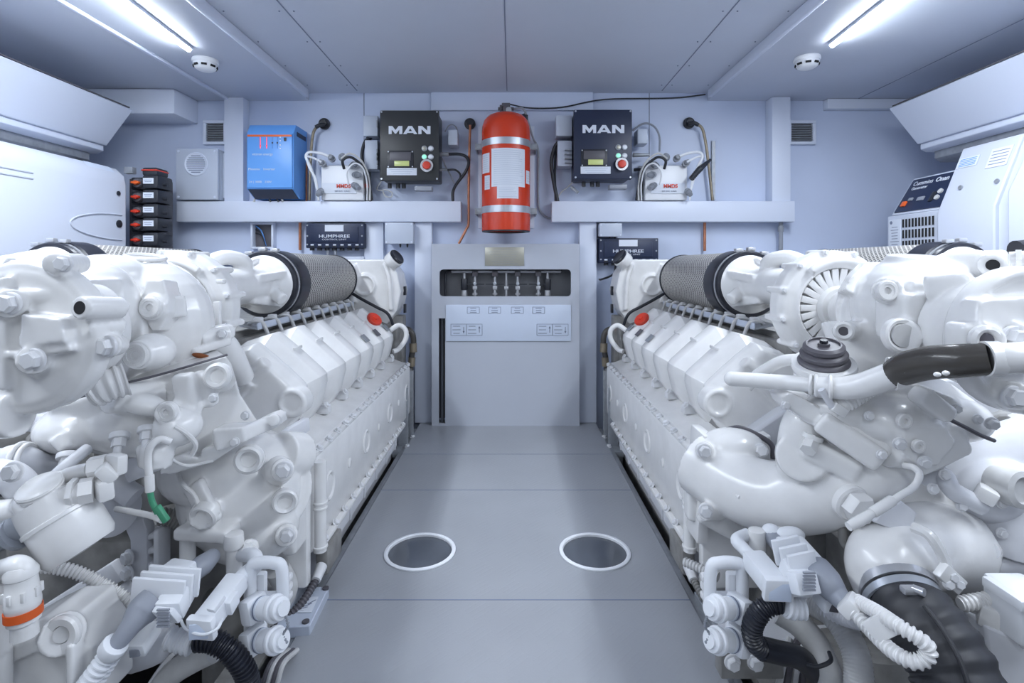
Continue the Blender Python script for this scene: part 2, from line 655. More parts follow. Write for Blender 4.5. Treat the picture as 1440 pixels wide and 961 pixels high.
# posts and ledges on the back wall
def post(n, px0, px1, z0, z1, yf):
    a, b = P(px0, 0, yf).x, P(px1, 0, yf).x
    return struct('trim_%d' % n, MB().box(((a + b) / 2, (yf + BW) / 2, (z0 + z1) / 2), (abs(b - a), BW - yf, z1 - z0), bev=0.004), M['trim'])
YS = 3.15
zt, zb = P(0, 283, YS).z, P(0, 312, YS).z
post(17, 315, 342, zt + 0.001, ZS - 0.001, 3.175)
post(18, 1086, 1112, zt + 0.001, ZS - 0.001, 3.165)
post(19, 512, 539, -0.3, zb - 0.001, 3.21)
post(20, 583, 607, 0.0, zb - 0.001, 3.19)
post(21, 815, 839, 0.0, zb - 0.001, 3.19)
struct('trim_22', MB().box(((P(248, 0, YS).x + P(648, 0, YS).x) / 2, (YS + BW) / 2, (zt + zb) / 2), (400 * YS / F, BW - YS, zt - zb), bev=0.004), M['trim'])
struct('trim_23', MB().box(((P(776, 0, YS).x + P(1118, 0, YS).x) / 2, (YS + BW) / 2, (zt + zb) / 2), (342 * YS / F, BW - YS, zt - zb), bev=0.004), M['trim'])
# boxed beam in the upper left and right corners
a, b = P(120, 0, 3.02).x, P(245, 0, 3.02).x
struct('trim_24', MB().box(((a + b) / 2, 3.135, (P(0, 160, 3.02).z + ZS) / 2), (b - a, 0.23, ZS - P(0, 160, 3.02).z - 0.002), bev=0.006), M['trim'])
a, b = P(1164, 0, 3.2).x, P(1300, 0, 3.2).x
struct('trim_25', MB().box(((a + b) / 2, 3.225, (P(0, 153, 3.2).z + ZS) / 2), (b - a, 0.05, ZS - P(0, 153, 3.2).z - 0.002), bev=0.004), M['trim'])
# ledge along the wall just above the engines
for n, p0, p1 in ((26, 248, 512), (27, 1000, 1270)):
    a, b = P(p0, 0, 3.2).x, P(p1, 0, 3.2).x
    struct('trim_%d' % n, MB().box(((a + b) / 2, 3.22, P(0, 361, 3.2).z - 0.02), (b - a, 0.06, 0.04), bev=0.003), M['trim'])
# small wall niche with cables and framed vents (windows)
def framed(name, px0, py0, px1, py1, fw, m_in, yf=3.225, lou=False):
    a, b = P(px0, py0, yf), P(px1, py1, yf)
    o = MB()
    w, h = b.x - a.x, a.z - b.z
    cx, cz = (a.x + b.x) / 2, (a.z + b.z) / 2
    o.box((cx, (yf + BW) / 2, a.z - fw / 2), (w, BW - yf, fw), bev=0.002)
    o.box((cx, (yf + BW) / 2, b.z + fw / 2), (w, BW - yf, fw), bev=0.002)
    o.box((a.x + fw / 2, (yf + BW) / 2, cz), (fw, BW - yf, h - 2 * fw), bev=0.002)
    o.box((b.x - fw / 2, (yf + BW) / 2, cz), (fw, BW - yf, h - 2 * fw), bev=0.002)
    return o, cx, cz, w, h
for px0, px1, lab in ((285, 318, 'small recessed louvre in a white frame beside the left wall post'),
                      (1109, 1148, 'small recessed louvre in a white frame beside the right wall post')):
    o, cx, cz, w, h = framed('wall_vent', px0, 169, px1, 203, 0.018, M['trim'])
    t = thing('wall_vent', (cx, BW, cz - h / 2), lab, 'vent', 'framed wall vents')
    build('vent_frame', o, M['trim'], t)
    build('back_plate', MB().box((cx, BW - 0.003, cz), (w - .03, 0.006, h - .03)), M['rubg'], t)
    l = MB()
    for k in range(7):
        l.box((cx, BW - 0.012, cz - h / 2 + .03 + k * (h - .06) / 6), (w - .04, 0.012, 0.005), Matrix.Rotation(radians(35), 3, 'X'))
    build('louvre', l, M['galv'], t)

# ------------------------------------------------------------------ ceiling fittings
for lab, x0, y0, x1, y1 in (('bright led tube on the left side ceiling', P(268, 72, 1).x, 0, 0, 0), ('bright led tube on the right side ceiling', P(1168, 66, 1).x, 1, 0, 0)):
    if not y0:
        e = PZ(268, 72, 1.925); n = V(e.x + 0.17, -0.1, 1.925)
    else:
        e = PZ(1168, 66, 1.925); n = V(e.x - 0.17, -0.1, 1.925)
    t = thing('led_tube_light', (e.x, e.y, 1.90), lab, 'lamp', 'led tubes on the side ceilings')
    build('batten', MB().bar(e + V(0, 0, .012), n + V(0, 0, .012), 0.024, 0.014, 0.002), M['trim'], t)
    build('tube', MB().cyl(e - V(0, .01, 0), n, 0.009, seg=16, bev=.003), M['led'], t)
for px, py, lab in ((289, 90, 'round white smoke detector on the left side ceiling'), (1135, 87, 'round white smoke detector on the right side ceiling')):
    c = PZ(px, py, ZS - 0.02); c.z = ZS
    t = thing('smoke_detector', c, lab, 'smoke detector', 'ceiling smoke detectors')
    build('base', MB().lathe(c, (0, 0, -1), [(0, 0), (.058, 0), (.06, .006), (.06, .014), (.057, .018), (0, .018)], 40), M['white'], t)
    build('cover', MB().lathe(c - V(0, 0, .018), (0, 0, -1), [(0, 0), (.054, 0), (.053, .012), (.046, .026), (.034, .034), (.012, .037), (0, .037)], 40), M['white'], t)
    for k in range(8):
        a = 2 * pi * (k + .5) / 8
        d = V(cos(a), sin(a), 0)
        build('slot', MB().box(c + d * 0.0505 - V(0, 0, .035), (.006, .024, .009), Matrix.Rotation(a, 3, 'Z')), M['dark'], t)

# ------------------------------------------------------------------ overhead side ducts
def duct(s, A, B, C2, D, lab):
    """A tip, B lower corner (pixels at the far end)"""
    Y1, Y0 = 2.92, -0.6
    t = thing('overhead_locker', (s * 2.4, 1.2, P(0, D[1], Y1).z), lab, 'locker')
    a, b, c, d = (P(*q, Y1) for q in (A, B, C2, D))
    body = [a, b, b + V(s * 0.30, 0, 0), V(s * 2.79, Y1, b.z), V(s * 2.79, Y1, a.z + .01), a + V(s * .03, 0, .012)]
    build('sloping_panel', MB().prism(body, (0, Y0 - Y1, 0)), M['trim'], t, bevel=0.003)
    k = [b + V(s * .015, -.002, .0), b + V(s * .015, -.002, -0.03), b + V(s * .045, -.002, -0.045), b + V(s * 0.3, -.002, -0.045), b + V(s * 0.3, -.002, 0)]
    build('lower_lip', MB().prism(k, (0, Y0 - Y1, 0)), M['trim'], t, bevel=0.003)
    k = [b + V(s * .07, 0, -.045), b + V(s * .07, 0, -0.085), b + V(s * .10, 0, -0.105), b + V(s * 0.3, 0, -0.105), b + V(s * 0.3, 0, -.045)]
    build('cable_rail', MB().prism([q - V(0, .03, 0) for q in k], (0, Y0 - Y1, 0)), M['galv'], t, bevel=0.002)
    build('seal_strip', MB().bar(a + V(s * .02, 0, .014), a + V(s * .02, Y0 - Y1, .014), .006, .006), M['rubg'], t)
duct(-1, (187, 155), (150, 205), (140, 213), (120, 225), 'long white overhead locker with sloping underside above the white generator cover, left')
duct(1, (1250, 153), (1290, 203), (1297, 212), (1320, 225), 'long white overhead locker with sloping underside above the vented generator set, right')
# ------------------------------------------------------------------ centre locker with manifold
LY = 3.133
a, b = P(607, 343, LY), P(815, 598, LY)
t = thing('manifold_locker', ((a.x + b.x) / 2, LY + .05, 0), 'tall pale locker at the end of the aisle with a slot opening showing valves', 'locker')
o = MB()
x0, x1, zt_, zb_ = a.x, b.x, a.z, 0.0
ox0, ox1, oz1, oz0 = P(618, 0, LY).x, P(803, 0, LY).x, P(0, 379, LY).z, P(0, 417, LY).z
sx0, sx1, sz1, sz0 = P(617, 0, LY).x, P(626, 0, LY).x, P(0, 448, LY).z, P(0, 596, LY).z
# front face with rounded slot opening and the narrow gap at the left
def locker_front():
    bm = bmesh.new()
    es = []
    def loop(pts):
        vs = [bm.verts.new((x, 0, z)) for x, z in pts]
        for i in range(len(vs)):
            es.append(bm.edges.new((vs[i], vs[(i + 1) % len(vs)])))
    loop([(x0, zb_), (x1, zb_), (x1, zt_), (x0, zt_)])
    r = 0.022
    pts = []
    for cx, cz, a0 in ((ox1 - r, oz1 - r, 0), (ox0 + r, oz1 - r, 90), (ox0 + r, oz0 + r, 180), (ox1 - r, oz0 + r, 270)):
        for k in range(7):
            an = radians(a0 + 15 * k)
            pts.append((cx + r * cos(an), cz + r * sin(an)))
    loop(pts)
    loop([(sx0, sz0), (sx1, sz0), (sx1, sz1), (sx0, sz1)])
    bmesh.ops.triangle_fill(bm, edges=es, use_beauty=True)
    g = bmesh.ops.extrude_face_region(bm, geom=bm.faces[:])
    for q in g['geom']:
        if isinstance(q, bmesh.types.BMVert):
            q.co.y += 0.018
    for v in bm.verts:
        v.co.y += LY
    return bm
o.from_bm(locker_front())
build('front_panel', o, M['locker'], t, smooth=30)
o = MB()
for x in (x0 + .006, x1 - .006):
    o.box((x, LY + .066, (zt_ + zb_) / 2), (.012, .09, zt_ - zb_))
o.box(((x0 + x1) / 2, LY + .066, zt_ - .006), (x1 - x0 - .024, .09, .012))
build('carcass', o, M['locker'], t)
build('back_panel', MB().box(((x0 + x1) / 2, LY + .112, (zt_ + zb_) / 2), (x1 - x0 - .03, .004, zt_ - zb_ - .03)), mat('locker_back', (.13, .135, .15), .5), t)
a, b = P(627, 429, LY - .008), P(803, 480, LY - .008)
lp = build('label_panel', MB().box(((a.x + b.x) / 2, LY - .004, (a.z + b.z) / 2), (b.x - a.x, .008, a.z - b.z), bev=.001), M['panelw'], t)
def table(px0, py0, px1, py1, rows, arrow=None):
    y = LY - .0095
    m = MB()
    a, b = P(px0, py0, y), P(px1, py1, y)
    w = .0018
    m.box(((a.x + b.x) / 2, y, a.z), (b.x - a.x, .001, w))
    m.box(((a.x + b.x) / 2, y, b.z), (b.x - a.x, .001, w))
    m.box((a.x, y, (a.z + b.z) / 2), (w, .001, a.z - b.z))
    m.box((b.x, y, (a.z + b.z) / 2), (w, .001, a.z - b.z))
    for k in range(rows):
        z = a.z + (b.z - a.z) * (k + .6) / (rows + .2)
        L = (b.x - a.x) * (0.55 if arrow else .62) * random.uniform(.7, 1)
        m.box((a.x + (b.x - a.x) * (.36 if arrow else .5), y, z), (L, .001, .0028))
    if arrow:
        xx = a.x + (b.x - a.x) * .82
        zz = (a.z + b.z) / 2
        m.box((xx, y, zz), (.003, .001, (a.z - b.z) * .5))
        m.prism([V(xx - .006, y, zz + arrow * .008), V(xx + .006, y, zz + arrow * .008), V(xx, y, zz + arrow * .022)], (0, .001, 0))
    build('printed_table', m, M['print'], lp)
for x in (657, 687, 719, 749):
    table(x, 432, x + 17, 441, 3)
table(634, 456, 656, 472, 3, -1); table(656, 456, 678, 472, 3, 1); table(755, 456, 777, 472, 3, 1); table(777, 456, 799, 472, 3, -1)
a, b = P(682, 348, LY), P(737, 374, LY)
pl = build('name_plate', MB().box(((a.x + b.x) / 2, LY - .002, (a.z + b.z) / 2), (b.x - a.x, .004, a.z - b.z), bev=.001), M['brassplate'], t)
m = MB()
for k in range(7):
    m.box(((a.x + b.x) / 2 + random.uniform(-.01, .01), LY - .0042, a.z - (k + 1) * (a.z - b.z) / 8), ((b.x - a.x) * random.uniform(.5, .8), .0006, .0022))
build('engraved_lines', m, M['galv'], pl)

# valve manifold behind the opening
yM = LY + .07
t = thing('valve_manifold', (P(711, 0, yM).x, yM, P(0, 417, yM).z), 'steel valve manifold with small taps seen through the locker opening', 'manifold')
build('header_pipe', MB().cyl(P(635, 382, yM), P(789, 382, yM), .010, seg=16, bev=.002), M['steel'], t)
for k, px in enumerate((668, 696, 728, 757)):
    build('clamp_block', MB().box(P(px, 385, yM - .01), (.034, .03, .03), bev=.003), M['rubg'], t)
    c = P(px, 399, yM - .012)
    tp = build('tap', MB().cyl(P(px, 389, yM), P(px, 420, yM), .008, seg=14).box(P(px, 405, yM), (.026, .022, .022), bev=.003).cyl(P(px, 412, yM), P(px, 415, yM), .015, seg=8), M['steel'], t)
    build('tap_knob', MB().cyl(c, c - V(0, .014, 0), .010, seg=16, bev=.002), M['strap'], tp)
    build('tap_handle', MB().bar(P(px - 13, 400, yM - .016), P(px + 13, 400, yM - .016), .005, .006), M['blk'], tp)
for px in (653, 770):
    c = P(px, 384, yM)
    g = build('solenoid', MB().cyl(P(px, 392, yM - .005), P(px, 408, yM - .005), .021, seg=20, bev=.003), M['blk'], t)
    build('stem', MB().cyl(c, P(px, 392, yM), .009).cyl(P(px, 408, yM), P(px, 416, yM), .016, .018, seg=20), M['steel'], g)
build('centre_drain', MB().cyl(P(712, 383, yM), P(712, 418, yM), .007).box(P(712, 405, yM), (.024, .022, .02), bev=.003), M['steel'], t)
build('side_pipe', MB().tube([P(634, 381, yM), P(628, 383, yM), P(626, 392, yM), P(626, 430, yM)], .007), M['blk'], t)
# grey hose inside the narrow gap of the locker
tag(build('drain_hose', MB().tube([P(622, 440, LY + .06), P(622, 500, LY + .06), P(622, 520, LY + .055), P(622, 600, LY + .06)], [.008] * 4), M['hoseg'], None), 'thin grey hose running inside the narrow gap of the pale locker', 'hose')

# ------------------------------------------------------------------ fire extinguisher
yE = 3.08
cx = P(711.5, 0, yE).x
r = 35.5 * (yE - .13) / F
z0, z1 = P(0, 323, yE - .13).z, P(0, 163, yE).z
ex = thing('fire_extinguisher', (cx, yE, z0), 'big red fire extinguisher cylinder strapped to the wall between the ledges', 'fire extinguisher')
h = z1 - z0
body = build('cylinder', MB().lathe((cx, yE, z0), (0, 0, 1), [(0, .012), (r * .94, .012), (r * .94, .0), (r, .0), (r, .02), (r, h - .10), (r * .985, h - .07), (r * .92, h - .035), (r * .76, h - .008), (r * .5, h + .008), (r * .2, h + .013), (0, h + .013)], 64), M['red'], ex)
build('base_ring', MB().lathe((cx, yE, z0 - .006), (0, 0, 1), [(r * .80, 0), (r * .99, 0), (r * .99, .006), (r * .80, .006), (r * .80, 0)], 48), M['blk'], ex)
def patch(name, px0, py0, px1, py1, m, parent, rr, lines=0, rad=None):
    """a label wrapped on the cylinder"""
    f = yE - r
    def ang(px):
        return math.asin(max(-.985, min(.985, (P(px, 0, f).x - cx) / (r * 1.0))))
    a0, a1 = ang(px0), ang(px1)
    za, zb2 = P(0, py0, f).z, P(0, py1, f).z
    n = 14
    vs, fs = [], []
    for k in range(n + 1):
        a_ = a0 + (a1 - a0) * k / n
        for q in (rr, rr - .002):
            for z in (za, zb2):
                vs.append((cx + q * sin(a_), yE - q * cos(a_), z))
    for k in range(n):
        i = k * 4
        fs += [(i, i + 4, i + 5, i + 1), (i + 2, i + 3, i + 7, i + 6), (i, i + 2, i + 6, i + 4), (i + 1, i + 5, i + 7, i + 3)]
    fs += [(0, 1, 3, 2), (n * 4, n * 4 + 2, n * 4 + 3, n * 4 + 1)]
    ob = build(name, MB().raw(vs, fs), m, parent)
    if lines:
        mb = MB()
        for j in range(lines):
            z = za + (zb2 - za) * (j + 1) / (lines + 1)
            e0 = a0 + (a1 - a0) * .08
            e1 = a0 + (a1 - a0) * random.uniform(.75, .94)
            v2, f2 = [], []
            for k in range(9):
                a_ = e0 + (e1 - e0) * k / 8
                for zz in (z + .0012, z - .0012):
                    v2.append((cx + (rr + .0008) * sin(a_), yE - (rr + .0008) * cos(a_), zz))
            f2 = [(k * 2, k * 2 + 1, k * 2 + 3, k * 2 + 2) for k in range(8)]
            mb.raw(v2, f2)
        build('print', mb, M['box'], ob)
    return ob
patch('main_label', 691, 208, 738, 262, M['paper'], ex, r + .0015, 17)
patch('lower_label', 699, 262, 729, 279, M['paper'], ex, r + .0015, 6)
patch('side_label', 677.5, 213, 688, 241, M['paper'], ex, r + .0015, 8)
patch('side_label', 681, 245, 688.5, 265, M['paper'], ex, r + .0015, 5)
patch('side_label', 740, 237, 745, 256, M['paper'], ex, r + .0015, 4)
for py in (197, 293):
    z = P(0, py, yE - r).z
    st = build('strap', MB().lathe((cx, yE, z - .019), (0, 0, 1), [(r + .0, 0), (r + .003, 0), (r + .003, .038), (r, .038), (r, 0)], 64), M['strap'], ex)
    for s in (-1, 1):
        build('strap_lug', MB().box((cx + s * (r + .018), yE + .03, z), (.045, .012, .035), bev=.002).box((cx + s * (r + .036), yE + .09, z), (.008, .14, .035)), M['galv'], st)
    build('rear_spacer', MB().box((cx, (yE + r + BW) / 2 - .01, z), (.10, BW - yE - r + .04, .03)), M['galv'], st)
build('back_rail', MB().box((cx - .145, BW - .008, P(0, 250, BW).z), (.05, .014, .62), bev=.002).box((cx + .145, BW - .008, P(0, 250, BW).z), (.05, .014, .62), bev=.002), M['trim'], ex)
vz = z1 + .005
vb = build('valve', MB().cyl((cx, yE, vz), (cx, yE, vz + .05), .020, seg=18, bev=.003).box((cx, yE, vz + .055), (.048, .036, .022), bev=.004).cyl((cx - .045, yE, vz + .035), (cx + .045, yE, vz + .035), .010, seg=12).box((cx - .03, yE, vz + .03), (.012, .03, .05), bev=.003), M['rubg'], ex)
build('gauge', MB().cyl((cx + .016, yE - .015, vz + .02), (cx + .016, yE - .04, vz + .02), .016, seg=20, bev=.002), M['steel'], vb)
build('discharge_hose', MB().tube([V(cx + .04, yE, vz + .035), V(cx + .10, yE, vz + .035), P(742, 170, 3.12), P(750, 195, 3.2), P(757, 215, 3.23), P(757, 285, 3.235), P(765, 303, 3.235), P(779, 309, 3.235)], .0065), M['cond'], ex)
build('elbow_fitting', MB().box(P(739, 166, 3.1), (.03, .03, .035), bev=.006).cyl(P(736, 160, 3.1), P(742, 176, 3.12), .010), M['blk'], vb)
tag(build('release_cable', MB().tube([V(cx + .02, yE, vz + .062), P(745, 152, 3.2), P(790, 151, 3.215), P(850, 140, 3.215), P(945, 138, 3.235), P(992, 133, 3.23)], .0045, seg=8), M['blk'], None), 'thin black cable sagging from the extinguisher valve to the ceiling step', 'cable')

# ------------------------------------------------------------------ copper pipes with round glands
def gland(px, py, parent, m):
    c = P(px, py, BW)
    g = build('wall_gland', MB().cyl(c, c - V(0, .022, 0), .034, seg=28, bev=.004).cyl(c - V(0, .02, 0), c - V(0, .035, 0), .022, seg=6), m, parent)
    return c
t = thing('fuel_pipe', P(661, 345, 3.22), 'copper pipe running straight down the wall left of the red extinguisher', 'pipe', 'pipes on the back wall')
gland(661, 175, t, M['blk'])
build('pipe', MB().tube([P(661, 176, 3.20), P(661, 182, 3.2), P(660, 215, 3.2), P(659, 270, 3.2), P(659, 312, 3.2), P(656, 322, 3.2), P(645, 343, 3.2)], .0075), M['copper'], t)
t = thing('fuel_pipe', P(425, 352, 3.2), 'copper pipe bending down behind the blue inverter', 'pipe', 'pipes on the back wall')
gland(457, 175, t, M['blk'])
build('elbow', MB().tube([P(457, 175, 3.2), P(450, 176, 3.19), P(444, 179, 3.19)], .012), M['blk'], t)
build('pipe', MB().tube([P(447, 177, 3.19), P(441, 186, 3.2), P(438, 205, 3.2), P(436, 240, 3.2), P(435, 282, 3.2)], .0085), M['brass'], t, label='bronze coloured pipe')
build('lower_pipe', MB().tube([P(422, 312, 3.22), P(422, 352, 3.22)], .0085), M['copper'], t)
build('twin_pipe', MB().tube([P(432, 214, 3.215), P(431, 250, 3.215), P(431, 284, 3.215)], .006), M['copper'], t)
t = thing('fuel_pipe', P(990, 352, 3.2), 'bronze pipe bending down right of the right connector box', 'pipe', 'pipes on the back wall')
gland(968, 174, t, M['blk'])
build('elbow', MB().tube([P(968, 174, 3.2), P(976, 173, 3.19), P(982, 176, 3.19)], .012), M['blk'], t)
build('pipe', MB().tube([P(980, 174, 3.19), P(988, 182, 3.2), P(993, 205, 3.2), P(998, 245, 3.2), P(1002, 282, 3.2)], .0085), M['brass'], t)
build('lower_pipe', MB().tube([P(991, 312, 3.22), P(991, 353, 3.22)], .0085), M['copper'], t)
build('cable_strip', MB().box(P(1003, 240, 3.24), (.02, .016, .36)), M['galv'], t)
t = thing('cable_conduit', P(1098, 361, 3.22), 'grey conduit dropping from the right end of the ledge', 'conduit')
build('tube', MB().tube([P(1098, 312, 3.2), P(1098, 361, 3.2)], .012), M['cond'], t)
build('collar', MB().cyl(P(1098, 318, 3.2), P(1098, 326, 3.2), .016), M['hoseg'], t)
# niche with cables
o, cx_, cz_, w_, h_ = framed('cable_niche', 352, 313, 384, 350, .012, M['trim'], yf=3.2)
t = thing('cable_niche', (cx_, BW, cz_ - h_ / 2), 'small white framed niche full of cables under the left ledge', 'cable box')
build('niche_frame', o, M['trim'], t)
build('dark_back', MB().box((cx_, BW - .003, cz_), (w_ - .02, .006, h_ - .02)), M['rubg'], t)
for k in range(3):
    build('cable', MB().tube([P(360, 318 + k * 5, 3.235), P(368, 326 + k * 3, 3.22), P(374, 346, 3.23)], .004, seg=8), M['blued'] if k == 0 else M['blk'], t)

# ------------------------------------------------------------------ wall boxes
def boxfront(px0, py0, px1, py1, yf):
    a, b = P(px0, py0, yf), P(px1, py1, yf)
    return (a.x + b.x) / 2, (a.z + b.z) / 2, b.x - a.x, a.z - b.z

# siren / vent enclosure
yf = 3.13
cx_, cz_, w, h_ = boxfront(247, 209, 306, 281, yf)
t = thing('speaker_box', (cx_, 3.19, cz_ - h_ / 2), 'pale grey box with a round slatted grille left of the blue inverter', 'speaker')
bd = build('housing', MB().box((cx_, (yf + .03 + BW) / 2, cz_), (w, BW - yf - .03, h_), bev=.006), M['box'], t)
ld = build('lid', MB().box((cx_, yf + .014, cz_), (w, .028, h_), bev=.006), M['box'], t)
gc = P(276, 231, yf)
build('grille', MB().lathe(gc, (0, -1, 0), [(0, 0), (.068, 0), (.07, .003), (.066, .006), (.060, .003), (0, .003)], 40), M['trim'], ld)
m = MB()
for k in range(-4, 5):
    q = k * .012
    m.box((gc.x, yf - .0045, gc.z + q), (2 * math.sqrt(.055 ** 2 - q * q), .002, .0048))
build('grille_slot', m, M['print'], ld)
for dx in (-1, 1):
    for dz in (-1, 1):
        build('screw', MB().cyl((cx_ + dx * (w / 2 - .016), yf + .001, cz_ + dz * (h_ / 2 - .016)), (cx_ + dx * (w / 2 - .016), yf - .003, cz_ + dz * (h_ / 2 - .016)), .007, seg=12), M['trim'], ld)
build('clasp', MB().box((cx_ + w / 2 + .006, 3.2, cz_), (.012, .03, h_ * .9), bev=.003), M['box'], t)

# blue inverter
yf = 3.05
cx_, cz_, w, h_ = boxfront(347, 187, 413, 266, yf)
t = thing('inverter', (cx_, 3.15, P(0, 278, yf).z), 'bright blue metal inverter with red indicator lights beside the left wall post', 'inverter')
zt2, zb2 = P(0, 175, yf + .02).z, P(0, 266, yf).z
prof = [V(cx_ - w / 2, yf, cz_ + h_ / 2), V(cx_ - w / 2, yf + .035, zt2), V(cx_ - w / 2, BW, zt2), V(cx_ - w / 2, BW, zb2 - .045), V(cx_ - w / 2, yf + .09, zb2 - .045), V(cx_ - w / 2, yf, zb2)]
cs = build('case', MB().prism(prof, (w, 0, 0)), M['blue'], t, bevel=.003)
build('front_cover', MB().box((cx_, yf - .004, cz_), (w - .012, .008, h_ - .012), bev=.002), M['blue'], t)
build('orange_strip', MB().box((cx_, yf - .009, cz_ + h_ / 2 - .018), (w - .016, .002, .011)), M['orange'], cs)
for k, q in enumerate((366, 375, 383, 390)):
    build('led_slot', MB().box(P(q, 201, yf - .009), (.004, .002, .065)), M['blued'] if k > 1 else M['redlamp'], cs)
    build('led', MB().box(P(q, 205 - (k > 1) * 4, yf - .010), (.007, .003, .009)), M['redlamp'] if k < 2 else M['navy'], cs)
for q in (193, 198, 204, 209):
    build('indicator_dot', MB().box(P(394, q, yf - .009), (.006, .002, .006)), M['white'], cs)
build('switch', MB().box(P(401, 196, yf - .01), (.014, .006, .02), bev=.002), M['blk'], t)
text('lettering', 'victron energy', P(369, 217, yf - .009), .020, M['letter'], t, 1.0)
text('lettering', 'Phoenix   Inverter', P(368, 238, yf - .009), .019, M['letter'], t, 1.1)
text('lettering', '24 | 3000   230V', P(366, 256, yf - .009), .016, M['letter'], t, 1.2)
uc = V(cx_, yf + .045, zb2 - .0225)
build('underside', MB().box(uc + V(0, -.0005, -.001), (w * .94, .098, .003), Matrix.Rotation(math.atan2(-.045, .09), 3, 'X')), M['navy'], t)  # navy plate paints the case's underside dark, as in shade
build('side_vent', MB().box((cx_ + w / 2 + .001, 3.16, zt2 - .05), (.003, .13, .025)), M['navy'], t)
for k, (q0, q1) in enumerate(((362, 357), (373, 381), (392, 398), (383, 392))):
    build('cable_gland', MB().cyl(P(q0, 267, 3.14), P(q0, 273, 3.14), .013, seg=12), M['rubg'], t)
    build('cable', MB().tube([P(q0, 270, 3.14), P((q0 + q1) / 2, 277, 3.15), P(q1, 284, 3.15)], .006, seg=8), M['blk'] if k % 2 else M['hose'], t)

def man_box(px0, py0, px1, py1, m_main, lab, right):
    yf = 3.06
    cx_, cz_, w, h_ = boxfront(px0, py0, px1, py1, yf)
    k = (px1 - px0) / 83
    def Q(u, v, dy=0):
        return P(px0 + u * k, py0 + v * k, yf - dy)
    t = thing('engine_control_panel', (cx_, 3.15, cz_ - h_ / 2 - .02), lab, 'control panel', 'engine control panels')
    build('enclosure', MB().box((cx_, (yf + .03 + BW) / 2, cz_), (w - .012, BW - yf - .03, h_ - .012), bev=.006), m_main, t)
    dr = build('door', MB().box((cx_, yf + .015, cz_), (w, .03, h_), bev=.006), m_main, t)
    for dx in (-1, 1):
        for dz in (-1, 1):
            c = V(cx_ + dx * (w / 2 - .010), yf, cz_ + dz * (h_ / 2 - .010))
            build('door_screw', MB().cyl(c, c - V(0, .003, 0), .0055, seg=12), M['strap'], dr)
    o_ = Q(42, 28, .001)
    sx_, sz_ = .058, .046
    lets = ([[(0, 0), (0, 1), (.36, 1), (.675, .5), (.99, 1), (1.35, 1), (1.35, 0), (1.05, 0), (1.05, .55), (.74, .06), (.61, .06), (.30, .55), (.30, 0)]], 0), \
           ([[(0, 0), (.34, 0), (.70, .70), (.70, 1), (.52, 1)], [(1.4, 0), (1.06, 0), (.70, .70), (.70, 1), (.88, 1)], [(.40, .14), (1.0, .14), (.90, .36), (.50, .36)]], 1.43), \
           ([[(0, 0), (0, 1), (.38, 1), (.88, .42), (.88, 1), (1.2, 1), (1.2, 0), (.84, 0), (.32, .6), (.32, 0)]], 2.93)
    for polys, off in lets:
        lm = MB()
        for pl_ in polys:
            lm.prism([V(o_.x + (x + off - 2.065) * sx_, o_.y, o_.z + (z - .5) * sz_) for x, z in pl_], (0, -.0015, 0))
        build('lettering', lm, M['letter'], t, smooth=0)
    bz = build('display_bezel', MB().box(Q(29, 69, .003), (.150, .006, .098), bev=.003), M['blk'], t)
    build('display_hood', MB().box(Q(29, 65, .008), (.12, .006, .05), bev=.002), M['rubg'], bz)
    build('screen', MB().box(Q(31, 75, .008), (.085, .004, .030), bev=.001), M['lcd'], bz)
    for dx in (-1, 1):
        for dz in (-1, 1):
            c = Q(29, 69, .006) + V(dx * .069, 0, dz * .043)
            build('bezel_screw', MB().cyl(c, c - V(0, .003, 0), .004, seg=10), M['strap'], bz)
    lb = build('label_strip', MB().box(Q(31, 86.5, .002), (.172, .003, .042), bev=.001), M['paper'], t)
    mm = MB()
    for j in range(3):
        mm.box(Q(31, 83.5 + j * 3, .004), (.14 - j * .02, .001, .0028))
    build('print', mm, M['box'], lb)
    for j, (u, v, mt) in enumerate(((63, 54, 'brassplate'), (72, 54, 'white'), (63, 66, 'green'), (72, 66, 'white'))):
        c = Q(u, v)
        bt = build('push_button', MB().lathe(c, (0, -1, 0), [(0, 0), (.016, 0), (.016, .006), (.013, .008), (0, .008)], 24), M['strap'], t)
        build('button_lens', MB().lathe(c - V(0, .008, 0), (0, -1, 0), [(0, 0), (.012, 0), (.011, .004), (0, .006)], 24), M[mt], bt)
    c = Q(67, 79)
    es = build('switch_guard', MB().box(c - V(0, .012, 0), (.074, .024, .05), bev=.012), M['blk'], t)
    build('guard_ring', MB().lathe(c - V(0, .012, 0), (0, -1, 0), [(0, 0), (.036, 0), (.036, .016), (.031, .016), (.031, .013), (0, .013)], 28), M['steel'], es)
    build('stop_button', MB().lathe(c - V(0, .022, 0), (0, -1, 0), [(0, 0), (.022, 0), (.024, .012), (.020, .02), (0, .022)], 24), M['redcap'], es)
    # hinges and bottom fittings
    build('bottom_bracket', MB().box(Q(62, 111, -.05), (.10, .06, .026), bev=.003), M['cond'], t)
    for u in (14, 26, 34):
        build('cable_gland', MB().cyl(Q(u, 103, -.08), Q(u, 110, -.08), .012, seg=12), M['blk'], t)
    return t, Q
tl, Q = man_box(534, 155, 617, 254, M['olive'], 'dark grey control panel with MAN lettering left of the red extinguisher', 0)
